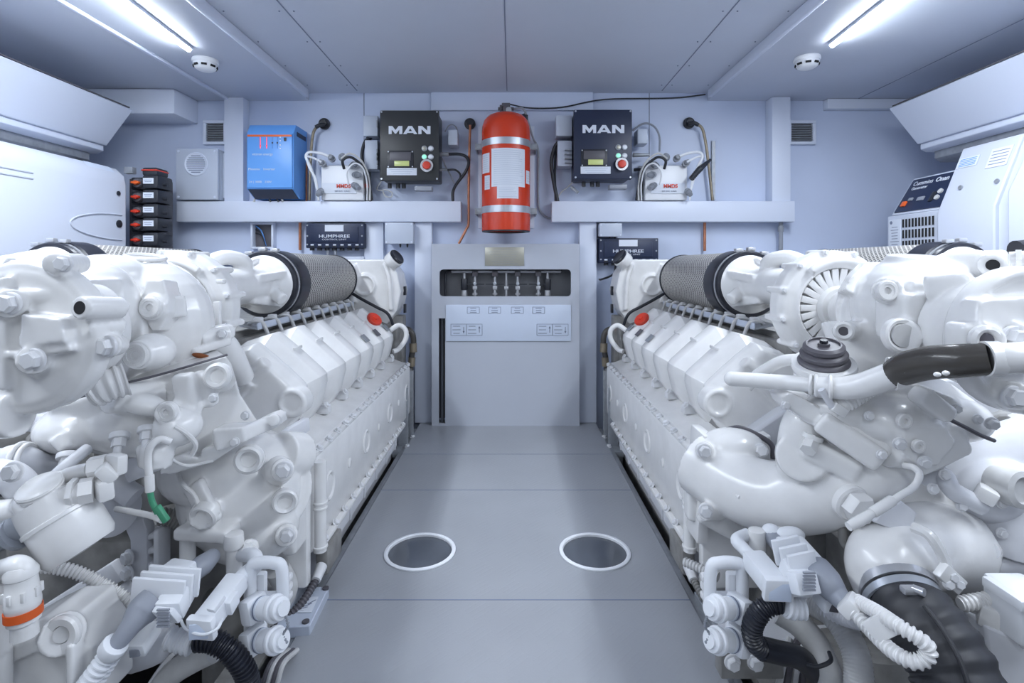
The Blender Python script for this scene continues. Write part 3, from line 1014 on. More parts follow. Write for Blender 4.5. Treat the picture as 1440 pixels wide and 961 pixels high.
# terminal boxes to its left
build('terminal_box', MB().box(Q(-10, 25, -.12), (.085, .10, .12), bev=.004), M['box'], tl)
build('terminal_box', MB().box(Q(-9, 65, -.11), (.075, .10, .17), bev=.004), M['box'], tl)
for v in (20, 60, 66, 72):
    build('terminal_slot', MB().box(Q(-3, v, -.05), (.006, .03, .04)), M['cond'], tl)
build('cable_bundle', MB().tube([Q(-16, 38, -.10), Q(-22, 48, -.11), Q(-25, 65, -.12), Q(-21, 85, -.12), Q(-15, 100, -.11), Q(-13, 129, -.10)], .010), M['blk'], tl)
build('cable_bundle', MB().tube([Q(-12, 38, -.12), Q(-17, 50, -.13), Q(-19, 70, -.13), Q(-17, 90, -.12), Q(-19, 129, -.12)], .008), M['blk'], tl)
build('cable_tag', MB().cyl(Q(-16.5, 104, -.10), Q(-16.5, 109, -.10), .014, seg=12), M['redcap'], tl)
build('wire_loop', MB().tube([Q(2, 100, -.15), Q(-4, 110, -.15), Q(0, 113, -.15), Q(8, 112, -.14), Q(17, 116, -.14), Q(16, 122, -.14), Q(8, 121, -.14), Q(4, 113, -.15)], .004, seg=8), M['hose'], tl)
# relay box and plugs to its right
build('relay_box', MB().box(Q(104, 41, -.12), (.055, .10, .09), bev=.004), M['box'], tl)
build('relay_wire', MB().tube([Q(92, 30, -.12), Q(97, 22, -.13), Q(104, 21, -.13), Q(109, 28, -.13), Q(109, 40, -.13)], .0035, seg=8), M['cond'], tl)
build('cable_plug', MB().cyl(Q(84, 62, -.09), Q(97, 62, -.09), .013, seg=14, bev=.002), M['galv'], tl)
build('cable_plug', MB().cyl(Q(84, 84, -.09), Q(95, 84, -.09), .008, seg=14), M['galv'], tl)
build('cable', MB().tube([Q(97, 62, -.09), Q(112, 62, -.10), Q(122, 66, -.10), Q(125, 75, -.11), Q(120, 88, -.12), Q(108, 104, -.12), Q(103, 115, -.11), Q(103, 129, -.10)], .009), M['blk'], tl)
build('cable', MB().tube([Q(95, 84, -.09), Q(106, 84, -.11), Q(113, 90, -.12), Q(113, 98, -.12)], .006), M['blk'], tl)
build('cable', MB().tube([Q(88, 68, -.09), Q(93, 80, -.12), Q(100, 92, -.12), Q(105, 104, -.12)], .004), M['cond'], tl)

tr, Q = man_box(807, 154, 889, 252, M['blackblue'], 'dark blue-black control panel with MAN lettering right of the red extinguisher', 1)
build('terminal_box', MB().box(Q(-15, 26, -.12), (.095, .10, .12), bev=.004), M['box'], tr)
build('terminal_box', MB().box(Q(-14, 65, -.12), (.085, .10, .15), bev=.004), M['box'], tr)
for v in (58, 64, 70, 76):
    build('terminal_slot', MB().box(Q(-8, v, -.06), (.04, .03, .006)), M['cond'], tr)
build('cable_bundle', MB().tube([Q(-22, 46, -.10), Q(-28, 56, -.11), Q(-32, 75, -.12), Q(-30, 95, -.12), Q(-27, 112, -.11), Q(-23, 131, -.10)], .011), M['blk'], tr)
build('cable_bundle', MB().tube([Q(-19, 46, -.12), Q(-25, 58, -.13), Q(-27, 85, -.13), Q(-26, 131, -.12)], .007), M['blk'], tr)
build('wire_loop', MB().tube([Q(-2, 104, -.15), Q(-8, 110, -.15), Q(-18, 118, -.15), Q(-24, 128, -.14)], .004, seg=8), M['hose'], tr)
build('loose_plug', MB().bar(Q(-4, 110, -.14), Q(6, 119, -.13), .022, .018, .004), M['galv'], tr)
build('relay_box', MB().box(Q(95, 41, -.10), (.06, .10, .085), bev=.004), M['box'], tr)
build('relay_wire', MB().tube([Q(84, 30, -.12), Q(95, 22, -.13), Q(105, 20, -.13), Q(116, 26, -.13), Q(122, 40, -.13), Q(122, 60, -.13)], .006, seg=8), M['cond'], tr)
build('cable_plug', MB().cyl(Q(84, 65, -.09), Q(108, 65, -.09), .013, .008, seg=14, bev=.002), M['galv'], tr)
build('cable', MB().tube([Q(86, 86, -.09), Q(96, 86, -.10), Q(101, 95, -.11), Q(98, 110, -.12), Q(94, 129, -.12)], .009), M['blk'], tr)

# white connector boxes with looping leads
def conn_box(px0, py0, px1, py1, lab, flip):
    yf = 3.10
    k = (px1 - px0) / 70
    w0 = px1 - px0
    def Q(u, v, dy=0):
        uu = (70 - u) if flip else u
        return P(px0 + uu * k, py0 + v, yf - dy)
    c = P((px0 + px1) / 2, (py0 + py1) / 2, yf)
    t = thing('connector_box', V(c.x, 3.18, P(0, py1, yf).z), lab, 'junction box', 'white connector boxes on the left and right ledges')
    build('housing', MB().box(V(c.x, 3.19, c.z) + V(0, 0, -.02), (w0 * yf / F * .86, .12, (py1 - py0) * yf / F * .80), bev=.008), M['white'], t)
    build('mounting_flange', MB().box(V(c.x, 3.235, c.z - .02), (w0 * yf / F * .96, .03, (py1 - py0) * yf / F * .9), bev=.003), M['galv'], t)
    lb = build('label_panel', MB().box(P((px0 + px1) / 2 - (0 if flip else 2), py1 - 17, yf + .027), (.20, .006, .062), bev=.001), M['paper'], t)
    text('lettering', 'MMDS', P((px0 + px1) / 2 + 4, py1 - 20, yf + .021), .030, M['redcap'], t, 1.0, .001)
    text('lettering', '24V DC  CAN', P((px0 + px1) / 2 + 2, py1 - 13, yf + .021), .013, M['print'], t, 1.1)
    # connectors round the edge
    for (u, v, du, dv) in ((12, 12, -6, -5), (24, 5, -4, -5), (36, 3, 2, -5), (8, 48, -5, 6), (50, 14, 7, -4), (54, 26, 8, 0), (53, 40, 8, 5)):
        cn = build('connector', MB().cyl(Q(u, v, -.03), Q(u + du, v + dv, .02), .017, .014, seg=12, bev=.002).cyl(Q(u + du * .3, v + dv * .3, -.02), Q(u + du * .5, v + dv * .5, 0), .020, seg=12), M['hoseg'], t)
    for pts, rr, mt in (
        ([Q(18, 0, .02), Q(8, -4, .02), Q(-8, -6, .0), Q(-14, 0, 0), Q(-8, 14, 0), Q(-2, 30, -.02), Q(2, 45, -.02)], .008, 'white'),
        ([Q(8, 8, .02), Q(-4, 2, .01), Q(-13, 1, .0), Q(-9, 16, 0), Q(0, 32, 0), Q(4, 62, -.02)], .006, 'white'),
        ([Q(36, 3, .02), Q(48, -4, .04), Q(62, 4, .03), Q(72, 20, .0), Q(76, 40, -.04), Q(76, 62, -.05)], .006, 'hose'),
        ([Q(40, 18, .03), Q(38, 6, .05), Q(48, 1, .05), Q(60, 8, .03), Q(68, 18, .0), Q(74, 30, -.04), Q(79, 62, -.06)], .008, 'blk'),
        ([Q(46, 40, .02), Q(44, 22, .05), Q(54, 10, .05), Q(66, 16, .02), Q(72, 36, -.02), Q(72, 62, -.05)], .005, 'white'),
    ):
        build('lead', MB().tube(pts, rr, seg=10), M[mt], t)
    for u in (14, 32, 52):
        build('flange_screw', MB().cyl(Q(u, 59, -.11), Q(u, 59, -.095), .007, seg=10), M['blk'], t)
    return t
conn_box(444, 220, 514, 282, 'white connector box with looping cables beside the copper pipe, left ledge', False)
cb = conn_box(904, 220, 974, 282, 'white connector box with looping cables beside the bronze pipe, right ledge', True)
build('ribbed_plug', MB().tube([P(972, 252, 3.05), P(984, 238, 3.06), P(999, 225, 3.12)], [.016, .018, .008], corr=(.012, .002)), M['blk'], cb)

# humphree boxes under the ledges
def hbox(px0, py0, px1, py1, lab, white_left):
    yf = 3.16
    cx_, cz_, w, h_ = boxfront(px0, py0, px1, py1, yf)
    k = (px1 - px0) / 82
    t = thing('trim_control_unit', (cx_, 3.2, cz_ - h_ / 2), lab, 'control unit', 'dark trim control units under the ledges')
    body = build('enclosure', MB().box((cx_, (yf + BW) / 2, cz_), (w, BW - yf, h_), bev=.005), M['navy'], t)
    def Q(u, v, dy=0):
        return P(px0 + u * k, py0 + v, yf - dy)
    build('raised_panel', MB().box(Q(40, 16, .003), (w * .82, .006, h_ * .62), bev=.002), M['navy'], body)
    build('label', MB().box(Q(40, 7, .008), (.11, .003, .038)), M['paper'], body)
    text('lettering', 'HUMPHREE', Q(40, 18.5, .0075), .027, M['letter'], t, 1.35, .0003)
    text('lettering', 'CONTROL UNIT', Q(40, 23, .0075), .013, M['letter'], t, 1.5)
    for j in range(7):
        sk = build('socket', MB().cyl(Q(9 + j * 10.5, 34, -.03), Q(9 + j * 10.5, 38.5, -.03), .014, seg=12).box(Q(9 + j * 10.5, 33, .003), (.024, .004, .008)), M['blk'], t)
        build('socket_label', MB().box(Q(9 + j * 10.5, 30.5, .002), (.018, .003, .008)), M['paper'], sk)
    for j in (2, 3):
        build('cable_plug', MB().cyl(Q(10 + j * 10.5, 36, -.03), Q(10 + j * 10.5, 48, -.03), .009, seg=10), M['cond'], t)
    for (u, v) in ((2, 3), (79, 3), (2, 30), (79, 30), (79, 18), (2, 18)):
        build('corner_screw', MB().cyl(Q(u, v), Q(u, v, .004), .005, seg=10), M['strap'], body)
hbox(430, 314, 512, 349, 'dark blue HUMPHREE box under the left ledge', 0)
hbox(843, 335, 926, 370, 'dark blue HUMPHREE box under the right ledge', 1)
build('loose_cable', MB().tube([P(866, 372, 3.2), P(862, 386, 3.2), P(846, 393, 3.2), P(842, 393, 3.2)], .006, seg=8), M['blk'], bpy.data.objects['trim_control_unit.001'])
for (a0, b0, a1, b1, lab, yf) in ((541, 313, 581, 343, 'pale grey junction box under the left ledge, between two white posts', 3.12),
                                 (843, 314, 875, 333, 'small pale grey junction box on top of the right HUMPHREE box', 3.13)):
    cx_, cz_, w, h_ = boxfront(a0, b0, a1, b1, yf)
    t = thing('junction_box', (cx_, 3.2, cz_ - h_ / 2), lab, 'junction box')
    build('housing', MB().box((cx_, (yf + .014 + BW) / 2, cz_), (w - .006, BW - yf - .014, h_ - .006), bev=.003), M['box'], t)
    ld = build('lid', MB().box((cx_, yf + .007, cz_), (w, .014, h_), bev=.004), M['box'], t)
    for dx in (-1, 1):
        for dz in (-1, 1):
            c = V(cx_ + dx * (w / 2 - .010), yf, cz_ + dz * (h_ / 2 - .010))
            build('screw', MB().cyl(c + V(0, .002, 0), c - V(0, .001, 0), .005, seg=10), M['trim'], ld)
    for dx in (-.0, .25):
        c = V(cx_ + dx * w, yf + .04, cz_ - h_ / 2)
        build('cable_gland', MB().cyl(c + V(0, 0, .004), c - V(0, 0, .02), .007, .004, seg=10), M['blk'], t)

# ------------------------------------------------------------------ floor portlights
for x, lab in ((HX[0], 'round glass port in the deck with a white rim, left of the aisle centre'), (HX[1], 'round glass port in the deck with a white rim, right of the aisle centre')):
    t = thing('deck_port', (x, HY, -.03), lab, 'hatch', 'round glass deck ports')
    build('rim', MB().lathe((x, HY, -.02), (0, 0, 1), [(.104, 0), (.108, 0), (.108, .0205), (.1165, .0205), (.1165, .024), (.113, .026), (.106, .026), (.1035, .023), (.104, 0)], 64), M['white'], t)
    build('glass_disc', MB().lathe((x, HY, -.012), (0, 0, 1), [(0, 0), (.104, 0), (.104, .008), (0, .008)], 48), M['glass'], t)
# ------------------------------------------------------------------ generator sets at the sides
# left: white sound shield with battery switches beyond it
XG = -2.02
t = thing('generator_cover', (-2.3, 1.9, .40), 'large smooth white generator sound shield at the left side', 'generator')
def Zat(py, Y): return H - (py - CY) * Y / F
yE_ = F * XG / (178 - CX)
zt_ = Zat(235, yE_)
prof = [V(XG, 0, .45), V(XG, 0, zt_ - .10), V(XG - .01, 0, zt_ - .05), V(XG - .05, 0, zt_ - .012), V(XG - .10, 0, zt_), V(-2.75, 0, zt_ + .02), V(-2.75, 0, .45)]
build('shield', MB().prism([p + V(0, yE_, 0) for p in prof], (0, 0.35 - yE_, 0)), M['gen'], t, bevel=.008)
m = MB()
for z in (zt_ - .125, zt_ - .150):
    m.box((XG + .001, 1.5, z), (.006, 1.5, .010), bev=.003)
build('moulded_rib', m, M['gen'], t)
build('sticker', MB().box((XG - .032, yE_ - .14, zt_ - .030), (.003, .17, .05), Matrix.Rotation(radians(-42), 3, 'Y')), M['panelw'], t)
for (px, py, r_) in ((166, 272, .012), (167, 315, .020)):
    c = PX(px, py, XG)
    build('latch', MB().cyl(c, c + V(.006, 0, 0), r_, seg=20, bev=.002), M['blk'], t)
c = PX(150, 318, XG)
arc = [c + V(.002, .32 * cos(a), .065 * sin(a)) for a in [radians(90 + k * 15) for k in range(13)]]
build('moulded_arc', MB().tube([p + V(0, .1, 0) for p in arc], .004, seg=8), M['gen'], t)
sup = build('base_frame', MB().box((-2.4, 1.6, .2), (.7, 2.3, .5)), M['paintd'], t)

# battery isolators
yb = 2.86
group = 'black battery switches in a column beside the white generator cover'
bb = MB().box((P(203, 0, yb + .14).x, yb + .20, 1.10), (.17, .12, .66), bev=.004)
words = ['top black battery switch of the column beside the generator cover', 'second battery switch from the top of the column beside the generator cover',
         'middle battery switch of the column beside the generator cover', 'fourth battery switch from the top of the column beside the generator cover', 'lowest battery switch of the column, just above the left engine']
ct = thing('switch_bracket', (P(205, 0, yb).x, yb + .2, .72), 'dark bracket column carrying the five battery switches', 'bracket')
build('backing_plate', bb, M['rubg'], ct)
build('bracket_tab', MB().box(P(183, 240, yb - .01), (.045, .03, .035)), M['galv'], ct)
for i, py in enumerate((258, 278, 298, 317, 338)):
    c1, c2 = P(195, py, yb), P(212, py - 1, yb)
    t = thing('battery_switch', V(c1.x + .04, yb + .06, c1.z - .035), words[i], 'battery switch', group)
    bd = build('body', MB().box(V(c1.x, yb + .06, c1.z), (.085, .12, .066), bev=.008), M['blk'], t)
    build('clear_cover', MB().cyl(V(c1.x, yb + .01, c1.z + .0), V(c1.x, yb - .02, c1.z), .030, .024, seg=20, bev=.003), M['rubg'], t)
    k = build('key_knob', MB().box(V(c1.x + .004, yb - .03, c1.z), (.040, .022, .012), bev=.003).cyl(V(c1.x + .004, yb - .018, c1.z), V(c1.x + .004, yb - .035, c1.z), .011, seg=14), M['redcap'] if i else M['orange'], t)
    build('end_housing', MB().box(V(c2.x + .018, yb + .03, c2.z), (.085, .13, .072), bev=.012), M['blk'], t)
    lb = build('label', MB().box(V(c2.x + .012, yb - .037, c2.z + .004), (.055, .003, .030)), M['paper'], t)
    build('print', MB().box(V(c2.x + .012, yb - .039, c2.z + .008), (.042, .001, .003)).box(V(c2.x + .012, yb - .039, c2.z - .001), (.036, .001, .003)), M['print'], lb)
    build('terminal_stud', MB().cyl(V(c2.x + .06, yb + .01, c2.z - .01), V(c2.x + .085, yb + .01, c2.z - .01), .008, seg=10), M['blk'], t)
    if i == 0:
        build('cap', MB().box(V(c2.x + .012, yb + .02, c2.z + .055), (.082, .10, .045), bev=.012), M['blk'], t)
        build('red_band', MB().box(V(c2.x + .012, yb + .018, c2.z + .062), (.085, .103, .008), bev=.003), M['redcap'], t)

# right generator set
XG = 2.0
t = thing('generator_set', (2.35, 1.9, .40), 'white generator set with vented end panel and dark Cummins Onan control panel, right side', 'generator')
yA, yB_ = 2.84, 2.49                                       # grille section
zA = Zat(305, yA)
def side(prof, ya, yb, m, name, **k):
    return build(name, MB().prism([V(x, ya, z) for x, z in prof], (0, yb - ya, 0)), m, t, **k)
gz = zA
gp = side([(XG, .5), (XG, gz), (XG + .02, gz + .004), (2.6, gz + .004), (2.6, .5)], yA, yB_, M['gen'], 'end_panel', bevel=.004)
gzt = Zat(250, 2.55)
# slanted console
cA, cB = V(XG + .012, yA - .01, gz + .004), V(XG + .012, yB_ + .002, gz + .004)
dA, dB = V(XG + .13, yA - .01, gz + .20), V(XG + .13, yB_ + .002, gz + .20)
cons = build('console', MB().prism([cA, V(2.5, cA.y, cA.z), V(2.5, cA.y, dA.z), dA], (0, cB.y - cA.y, 0)), M['gen'], t, bevel=.004)
nrm = (dA - cA).cross(cB - cA).normalized()
if nrm.x > 0: nrm = -nrm
up = (dA - cA).normalized()
fw = V(0, -1, 0)
ctr = (cA + dB) / 2
Rm = Matrix((fw, up, nrm)).transposed()
pan = build('control_panel', MB().box(ctr + nrm * .003, ((cA - cB).length - .035, (dA - cA).length - .028, .006), Rm, .001), M['navy'], t)
def onpan(u, v, d=.007): return ctr + fw * u + up * v + nrm * d
def ptext(body, u, v, size, sx=1.0, bold=0):
    o = text('lettering', body, onpan(u, v, .0075), size, M['letter'], t, sx, bold)
    o.rotation_mode = 'QUATERNION'
    o.rotation_quaternion = Rm.to_quaternion()
ptext('Cummins', -.062, .068, .036, .95)
ptext('Onan', .062, .068, .037, 1.0, .0008)
ptext('Generator', -.068, .038, .026, .95)
build('rocker_switch', MB().box(onpan(.065, -.035), (.022, .055, .012), Rm, .003), M['blk'], pan)
build('gauge', MB().box(onpan(-.01, -.035), (.045, .022, .008), Rm, .002), M['cond'], pan)
build('breaker', MB().box(onpan(-.11, -.055), (.030, .030, .014), Rm, .003), M['orange'], pan)
build('breaker', MB().box(onpan(-.08, -.030), (.030, .018, .010), Rm, .003), M['hoseg'], pan)
for u, v in ((.10, -.01), (.10, -.045)):
    build('lamp', MB().cyl(onpan(u, v, .004), onpan(u, v, .014), .013, seg=14), M['hose'], pan)
# grille slots
for row in range(6):
    m = MB()
    for c_ in range(10):
        px = 1276 + c_ * 4.55
        yy = F * XG / (px - CX)
        m.box((XG - .001, yA - .115 - c_ * .0215, gz - .045 - row * .055), (.004, .010, .042))
    build('grille_row', m, M['dark'], gp)
lb = build('data_sheet', MB().box((XG - .001, yA - .055, gz - .12), (.002, .085, .20)), M['paper'], gp)
m = MB()
for j in range(11):
    m.box((XG - .0025, yA - .055, gz - .06 - j * .015), (.001, random.uniform(.04, .07), .003))
m.cyl((XG - .0015, yA - .03, gz - .035), (XG - .003, yA - .03, gz - .035), .009, seg=14)
build('print', m, M['print'], lb)
# main shields
zs1, zs0 = Zat(218, 2.62), Zat(300, 2.5)
s1 = side([(XG - .02, .5), (XG - .02, zs0), (XG + .10, zs1), (2.75, zs1), (2.75, .5)], 2.485, 2.19, M['gen'], 'shield', bevel=.006)
s2 = side([(XG - .03, .5), (XG - .03, zs0 + .05), (XG + .09, zs1), (2.75, zs1), (2.75, .5)], 2.12, .3, M['gen'], 'shield', bevel=.006)
side([(XG + .0, .5), (XG + .0, zs0), (XG + .11, zs1 - .01), (2.75, zs1 - .01), (2.75, .5)], 2.19, 2.12, M['gen'], 'joint_strip')
sn = V(-(zs1 - zs0), 0, .12).normalized()
for (yy, f_, w_, h_) in ((2.42, .75, .11, .05), (2.26, .72, .10, .09)):
    base = V(XG - .02 + .12 * f_, yy, zs0 + (zs1 - zs0) * f_)
    R_ = Matrix((fw, V(.12, 0, zs1 - zs0).normalized(), sn)).transposed()
    st = build('sticker', MB().box(base + sn * .002, (w_, h_, .002), R_), M['paper'], s1)
    m = MB()
    for j in range(5):
        m.box(base + sn * .0035 + R_ @ V(0, (j - 2) * h_ / 6, 0), (w_ * .8, .003, .001), R_)
    build('print', m, M['blue'] if yy > 2.3 else M['print'], st)
for yy in (2.40, 2.22):
    base = V(XG - .02 + .12 * .35, yy, zs0 + (zs1 - zs0) * .35)
    build('latch', MB().cyl(base, base + sn * .008, .010, seg=14), M['galv'], s1)
base = V(XG - .03 + .12 * .45, 2.03, zs0 + .05 + (zs1 - zs0 - .04) * .45)
build('round_badge', MB().cyl(base, base + sn * .006, .024, seg=24, bev=.002), M['blk'], s2)
m = MB()
for k_ in range(3):
    b_ = V(XG - .03 + .12 * (.3 + .12 * k_), 1.5, zs0 + .05 + (zs1 - zs0 - .04) * (.3 + .12 * k_))
    m.box(b_ + sn * .001, (.006, .9, .006))
build('moulded_rib', m, M['gen'], s2)
build('base_frame', MB().box((2.4, 1.6, .2), (.7, 2.3, .5)), M['paintd'], t)
# ------------------------------------------------------------------ the two V12 engines: shared rear half
def engine(s, lab):
    """s = -1 left engine, +1 right engine; x is measured outward from the aisle"""
    def E(x, Y, Z):
        return V(s * x - (0.04 if s > 0 else 0), Y, Z)
    OUT = V(s, 0, 0)
    IN = V(-s, 0, 0)
    root = thing('marine_engine', E(1.2, 2.1, -.38), lab, 'engine', 'two white twelve-cylinder marine engines')
    # block filling the middle
    def pr(pts, y0, y1):
        return MB().prism([E(x, y0, z) for x, z in pts], (0, y1 - y0, 0))
    blk = build('engine_block', pr([(.60, .13), (.60, .40), (.70, .45), (.95, .62), (1.45, .62), (1.70, .45), (1.85, .35), (1.85, -.05), (1.5, -.2), (.9, -.2), (.62, -.06)], 1.52, 2.92), M['paint2'], root, bevel=.01)
    # side cover with rolled deck above it
    cov = build('side_cover', pr([(.555, .145), (.555, .385), (.562, .398), (.60, .405), (.60, .13), (.565, .13)], 1.50, 2.90), M['paint'], root, bevel=.004)
    dk = build('intake_deck', pr([(.562, .398), (.572, .412), (.60, .418), (.70, .458), (.76, .47), (.76, .36), (.60, .36), (.60, .395)], 1.48, 2.90), M['paint'], root, bevel=.006)
    fl = MB()
    fl.box(E(.572, 2.2, .400), (.030, 1.40, .016), bev=.004)
    n = 17
    flange = build('upper_flange', fl, M['paint'], root)
    for k in range(n):
        bolt(flange, E(.560, 1.55 + k * 1.32 / (n - 1), .408), OUT * -.5 + V(0, 0, 1), .0125)
    lf = build('lower_flange', MB().box(E(.556, 2.12, .132), (.030, 1.20, .016), bev=.004), M['paint'], root)
    for k in range(13):
        bolt(lf, E(.548, 1.56 + k * 1.12 / 12, .143), IN + V(0, 0, .8), .012)
    # core plugs
    for y in (1.62, 2.03, 2.42, 2.80):
        build('core_plug', MB().lathe(E(.556, y, .272), IN, [(0, -.004), (.045, -.004), (.045, .003), (.040, .006), (.034, .004), (.030, -.002), (0, -.003)], 32), M['paint'], cov)
    for y in (1.82, 2.22, 2.61):
        build('core_plug', MB().lathe(E(.556, y, .268), IN, [(0, -.004), (.016, -.004), (.016, .003), (.011, .006), (0, .006)], 20), M['paint'], cov)
    # front corner column and coolant tube
    tb = build('coolant_tube', MB().tube([E(.545, 1.515, .385), E(.545, 1.515, .27), E(.545, 1.515, .13)], .018, seg=18), M['paint'], root)
    for z in (.25, .265, .14):
        build('clamp_ring', MB().cyl(E(.545, 1.515, z), E(.545, 1.515, z + .007), .0215, seg=20, bev=.002), M['paint'], tb)
    build('front_plate', MB().box(E(.635, 1.46, .235), (.16, .035, .34), bev=.008), M['paint'], root)
    # oil pan rail below
    pan = build('oil_pan', pr([(.590, .128), (.578, .118), (.578, .035), (.592, .02), (.72, -.14), (1.0, -.2), (1.0, .1)], 1.58, 2.68), M['paint2'], root, bevel=.004)
    for k in range(6):
        y = 1.72 + k * .18
        build('rib', MB().box(E(.577, y, .075), (.012, .012, .08), bev=.003), M['paint2'], pan)
    # small pale junction pod by the pan, with a corrugated lead
    pod = build('sensor_pod', MB().box(E(.548, 1.60, .085), (.035, .13, .075), bev=.006), M['paintd'], root)
    build('pod_gland', MB().cyl(E(.548, 1.535, .075), E(.548, 1.49, .06), .016, .013, seg=14), M['bolt'], pod)
    build('corrugated_lead', MB().tube([E(.548, 1.50, .06), E(.57, 1.42, .03), E(.64, 1.36, -.01)], .011, corr=(.009, .0025)), M['rubg'] if s < 0 else M['paintd'], root)
    # feet & brackets at rear corner of engine
    for (x, y, h) in ((.57, 2.80, .34), (.57, 2.95, .40)):
        build('mount_bracket', MB().box(E(x, y, h / 2 - .05), (.05, .016, h + .02), bev=.002).box(E(x, y + .03, h / 2 - .05), (.012, .06, h + .02), bev=.002), M['galv'], root)
    build('mount_foot', MB().box(E(.56, 2.86, -.02), (.10, .30, .03), bev=.004).box(E(.58, 2.86, -.2), (.05, .28, .34)), M['galv'], root)
    for y in (2.78, 2.93):
        bolt(root, E(.545, y, -.003), (0, 0, 1), .014)
    # rail the engine sits on
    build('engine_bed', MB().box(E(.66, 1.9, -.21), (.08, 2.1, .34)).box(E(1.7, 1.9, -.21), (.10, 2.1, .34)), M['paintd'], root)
    # ---- cylinder head covers, six of them
    base = [(.93, .60), (.895, .665), (.845, .70), (.775, .722), (.765, .722), (.700, .668), (.625, .600), (.612, .585), (.610, .560), (.628, .485), (.66, .44), (.80, .42), (.93, .45)]
    cxm, czm = .80, .50
    def ring(y, k):
        return [E(cxm + (x - cxm) * k, y, czm + (z - czm) * k) for x, z in base]
    pitch = .196
    y0 = 1.63
    for i in range(6):
        ya = y0 + i * pitch
        mb = MB()
        mb.loft([ring(ya, .76), ring(ya + .006, .79), ring(ya + .066, .985), ring(ya + .074, 1.0), ring(ya + .136, 1.0), ring(ya + .144, .985), ring(ya + .170, .80), ring(ya + pitch - .002, .78)])
        cvr = build('cylinder_head_cover', mb, M['paint'], root, bevel=.004, smooth=30)
        # little ridge across the slope
        build('ridge', MB().bar(E(.700, ya + .078, .672), E(.700, ya + .145, .672), .006, .010, .002), M['paint'], cvr)
        # clip at the foot
        build('foot_clip', MB().box(E(.645, ya + pitch - .01, .452), (.05, .035, .03), bev=.006), M['bolt'], cvr)
        bolt(cvr, E(.628, ya + .17, .47), IN + V(0, 0, .6), .011)
        if i >= 3:
            R_ = frame(IN * .72 + V(0, 0, .70), (0, 1, 0))
            ny = ya + .112
            build('rating_plate', MB().box(E(.643, ny, .6215) + (IN * .7 + V(0, 0, .7)) * .003, (.040, .052, .003), R_), M['galv'] if i != 4 else M['rubg'], cvr)
        if i == 5:
            c = E(.705, ya + .035, .680)
            nn = IN * .62 + V(0, -.35, .70)
            build('oil_filler_cap', MB().lathe(E(.700, ya + .085, .664), nn, [(0, 0), (.040, 0), (.040, .014), (.036, .018), (.012, .018), (.010, .024), (0, .024)], 28), M['redcap'], cvr, label='round red cap')
    # front face of the bank: round boss on the end cap
    fc = MB()
    fc.loft([ring(1.56, .80), ring(1.565, .86), ring(1.60, .93), ring(1.632, .93)])
    fc.lathe(E(.642, 1.585, .538), (0, -1, 0), [(0, -.03), (.043, -.03), (.043, .028), (.038, .034), (.031, .034), (.029, .026), (0, .026)], 32)
    fc.tube([E(.80, 1.57, .60), E(.72, 1.56, .66)], .018)
    fc.tube([E(.86, 1.57, .50), E(.76, 1.555, .60)], .014)
    ec = cast('end_cap', fc, M['paint'], root, .005, 3)
    bolt(ec, E(.80, 1.55, .575), (0, -1, 0), .013)
    # seal strip between deck and heads (the grubby line)
    build('head_gasket', MB().bar(E(.675, 1.60, .452), E(.675, 2.84, .452), .022, .03, .004), M['paintd'], root)
    # ---- loop handle at the back
    build('breather_loop', MB().tube([E(.64, 2.80, .60), E(.60, 2.82, .625), E(.565, 2.83, .60), E(.565, 2.83, .55), E(.60, 2.82, .50), E(.625, 2.80, .49)], .013), M['paint'], root)
    # ---- injector rail / cable tray
    rail = MB().box(E(.885, 2.32, .735), (.075, 1.08, .006), Matrix.Rotation(radians(-s * 12), 3, 'Y'), .001)
    tray = build('cable_tray', rail, M['galv'], root)
    build('tray_lip', MB().box(E(.850, 2.32, .738), (.004, 1.08, .022)), M['box'], tray)
    for k in range(10):
        y = 1.82 + k * .11
        build('injector_lead', MB().tube([E(.90, y, .738), E(.875, y - .02, .752), E(.848, y - .01, .748), E(.835, y + .01, .70)], .0065, seg=10), M['hose'], tray)
        build('injector_clip', MB().box(E(.885, y + .04, .75), (.026, .030, .022), bev=.004), M['bolt'], tray)
    build('fuel_rail', MB().tube([E(.93, 1.75, .70), E(.93, 2.86, .70)], .018), M['paintd'], root)
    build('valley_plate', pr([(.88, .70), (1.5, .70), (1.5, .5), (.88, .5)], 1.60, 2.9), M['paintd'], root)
    # ---- air filters, inner and outer bank
    for (x, ya, yb, big) in ((.955, 2.10, 2.84, 1), (1.62, 1.92, 2.70, 0)):
        zc = .868 if big else .895
        c0, c1 = E(x, ya, zc), E(x, yb, zc)
        r = .127
        fl_ = build('air_filter', MB().lathe(c0, (0, 1, 0), [(0, 0), (r - .004, 0), (r - .004, .05), (r, .055), (r, yb - ya - .02), (r - .004, yb - ya), (0, yb - ya)], 96), M['mesh'], root)
        build('end_ring', MB().torus(c1, (0, 1, 0), r - .002, .006, 64), M['rub'], fl_)
        rg = build('rubber_collar', MB().lathe(E(x, ya - .05, zc), (0, 1, 0), [(.112, 0), (.124, 0), (.128, .006), (.128, .022), (.122, .028), (.122, .036), (.132, .042), (.134, .056), (.134, .13), (.127, .137), (.112, .137), (.112, 0)], 72), M['rub'], root)
        build('hose_band', MB().lathe(E(x, ya - .034, zc), (0, 1, 0), [(.127, 0), (.1305, 0), (.1305, .010), (.127, .010)], 72), M['steel'], rg)
        for a in (75, 95, 118):
            q = E(x, ya - .03, zc) + V(s * -cos(radians(a)), 0, sin(radians(a))) * .137
            build('clamp_screw', MB().box(q, (.03, .022, .014), Matrix.Rotation(radians(0), 3, 'Y'), .003), M['steel'], rg)
        # bell mouth towards the compressor
        fun = MB()
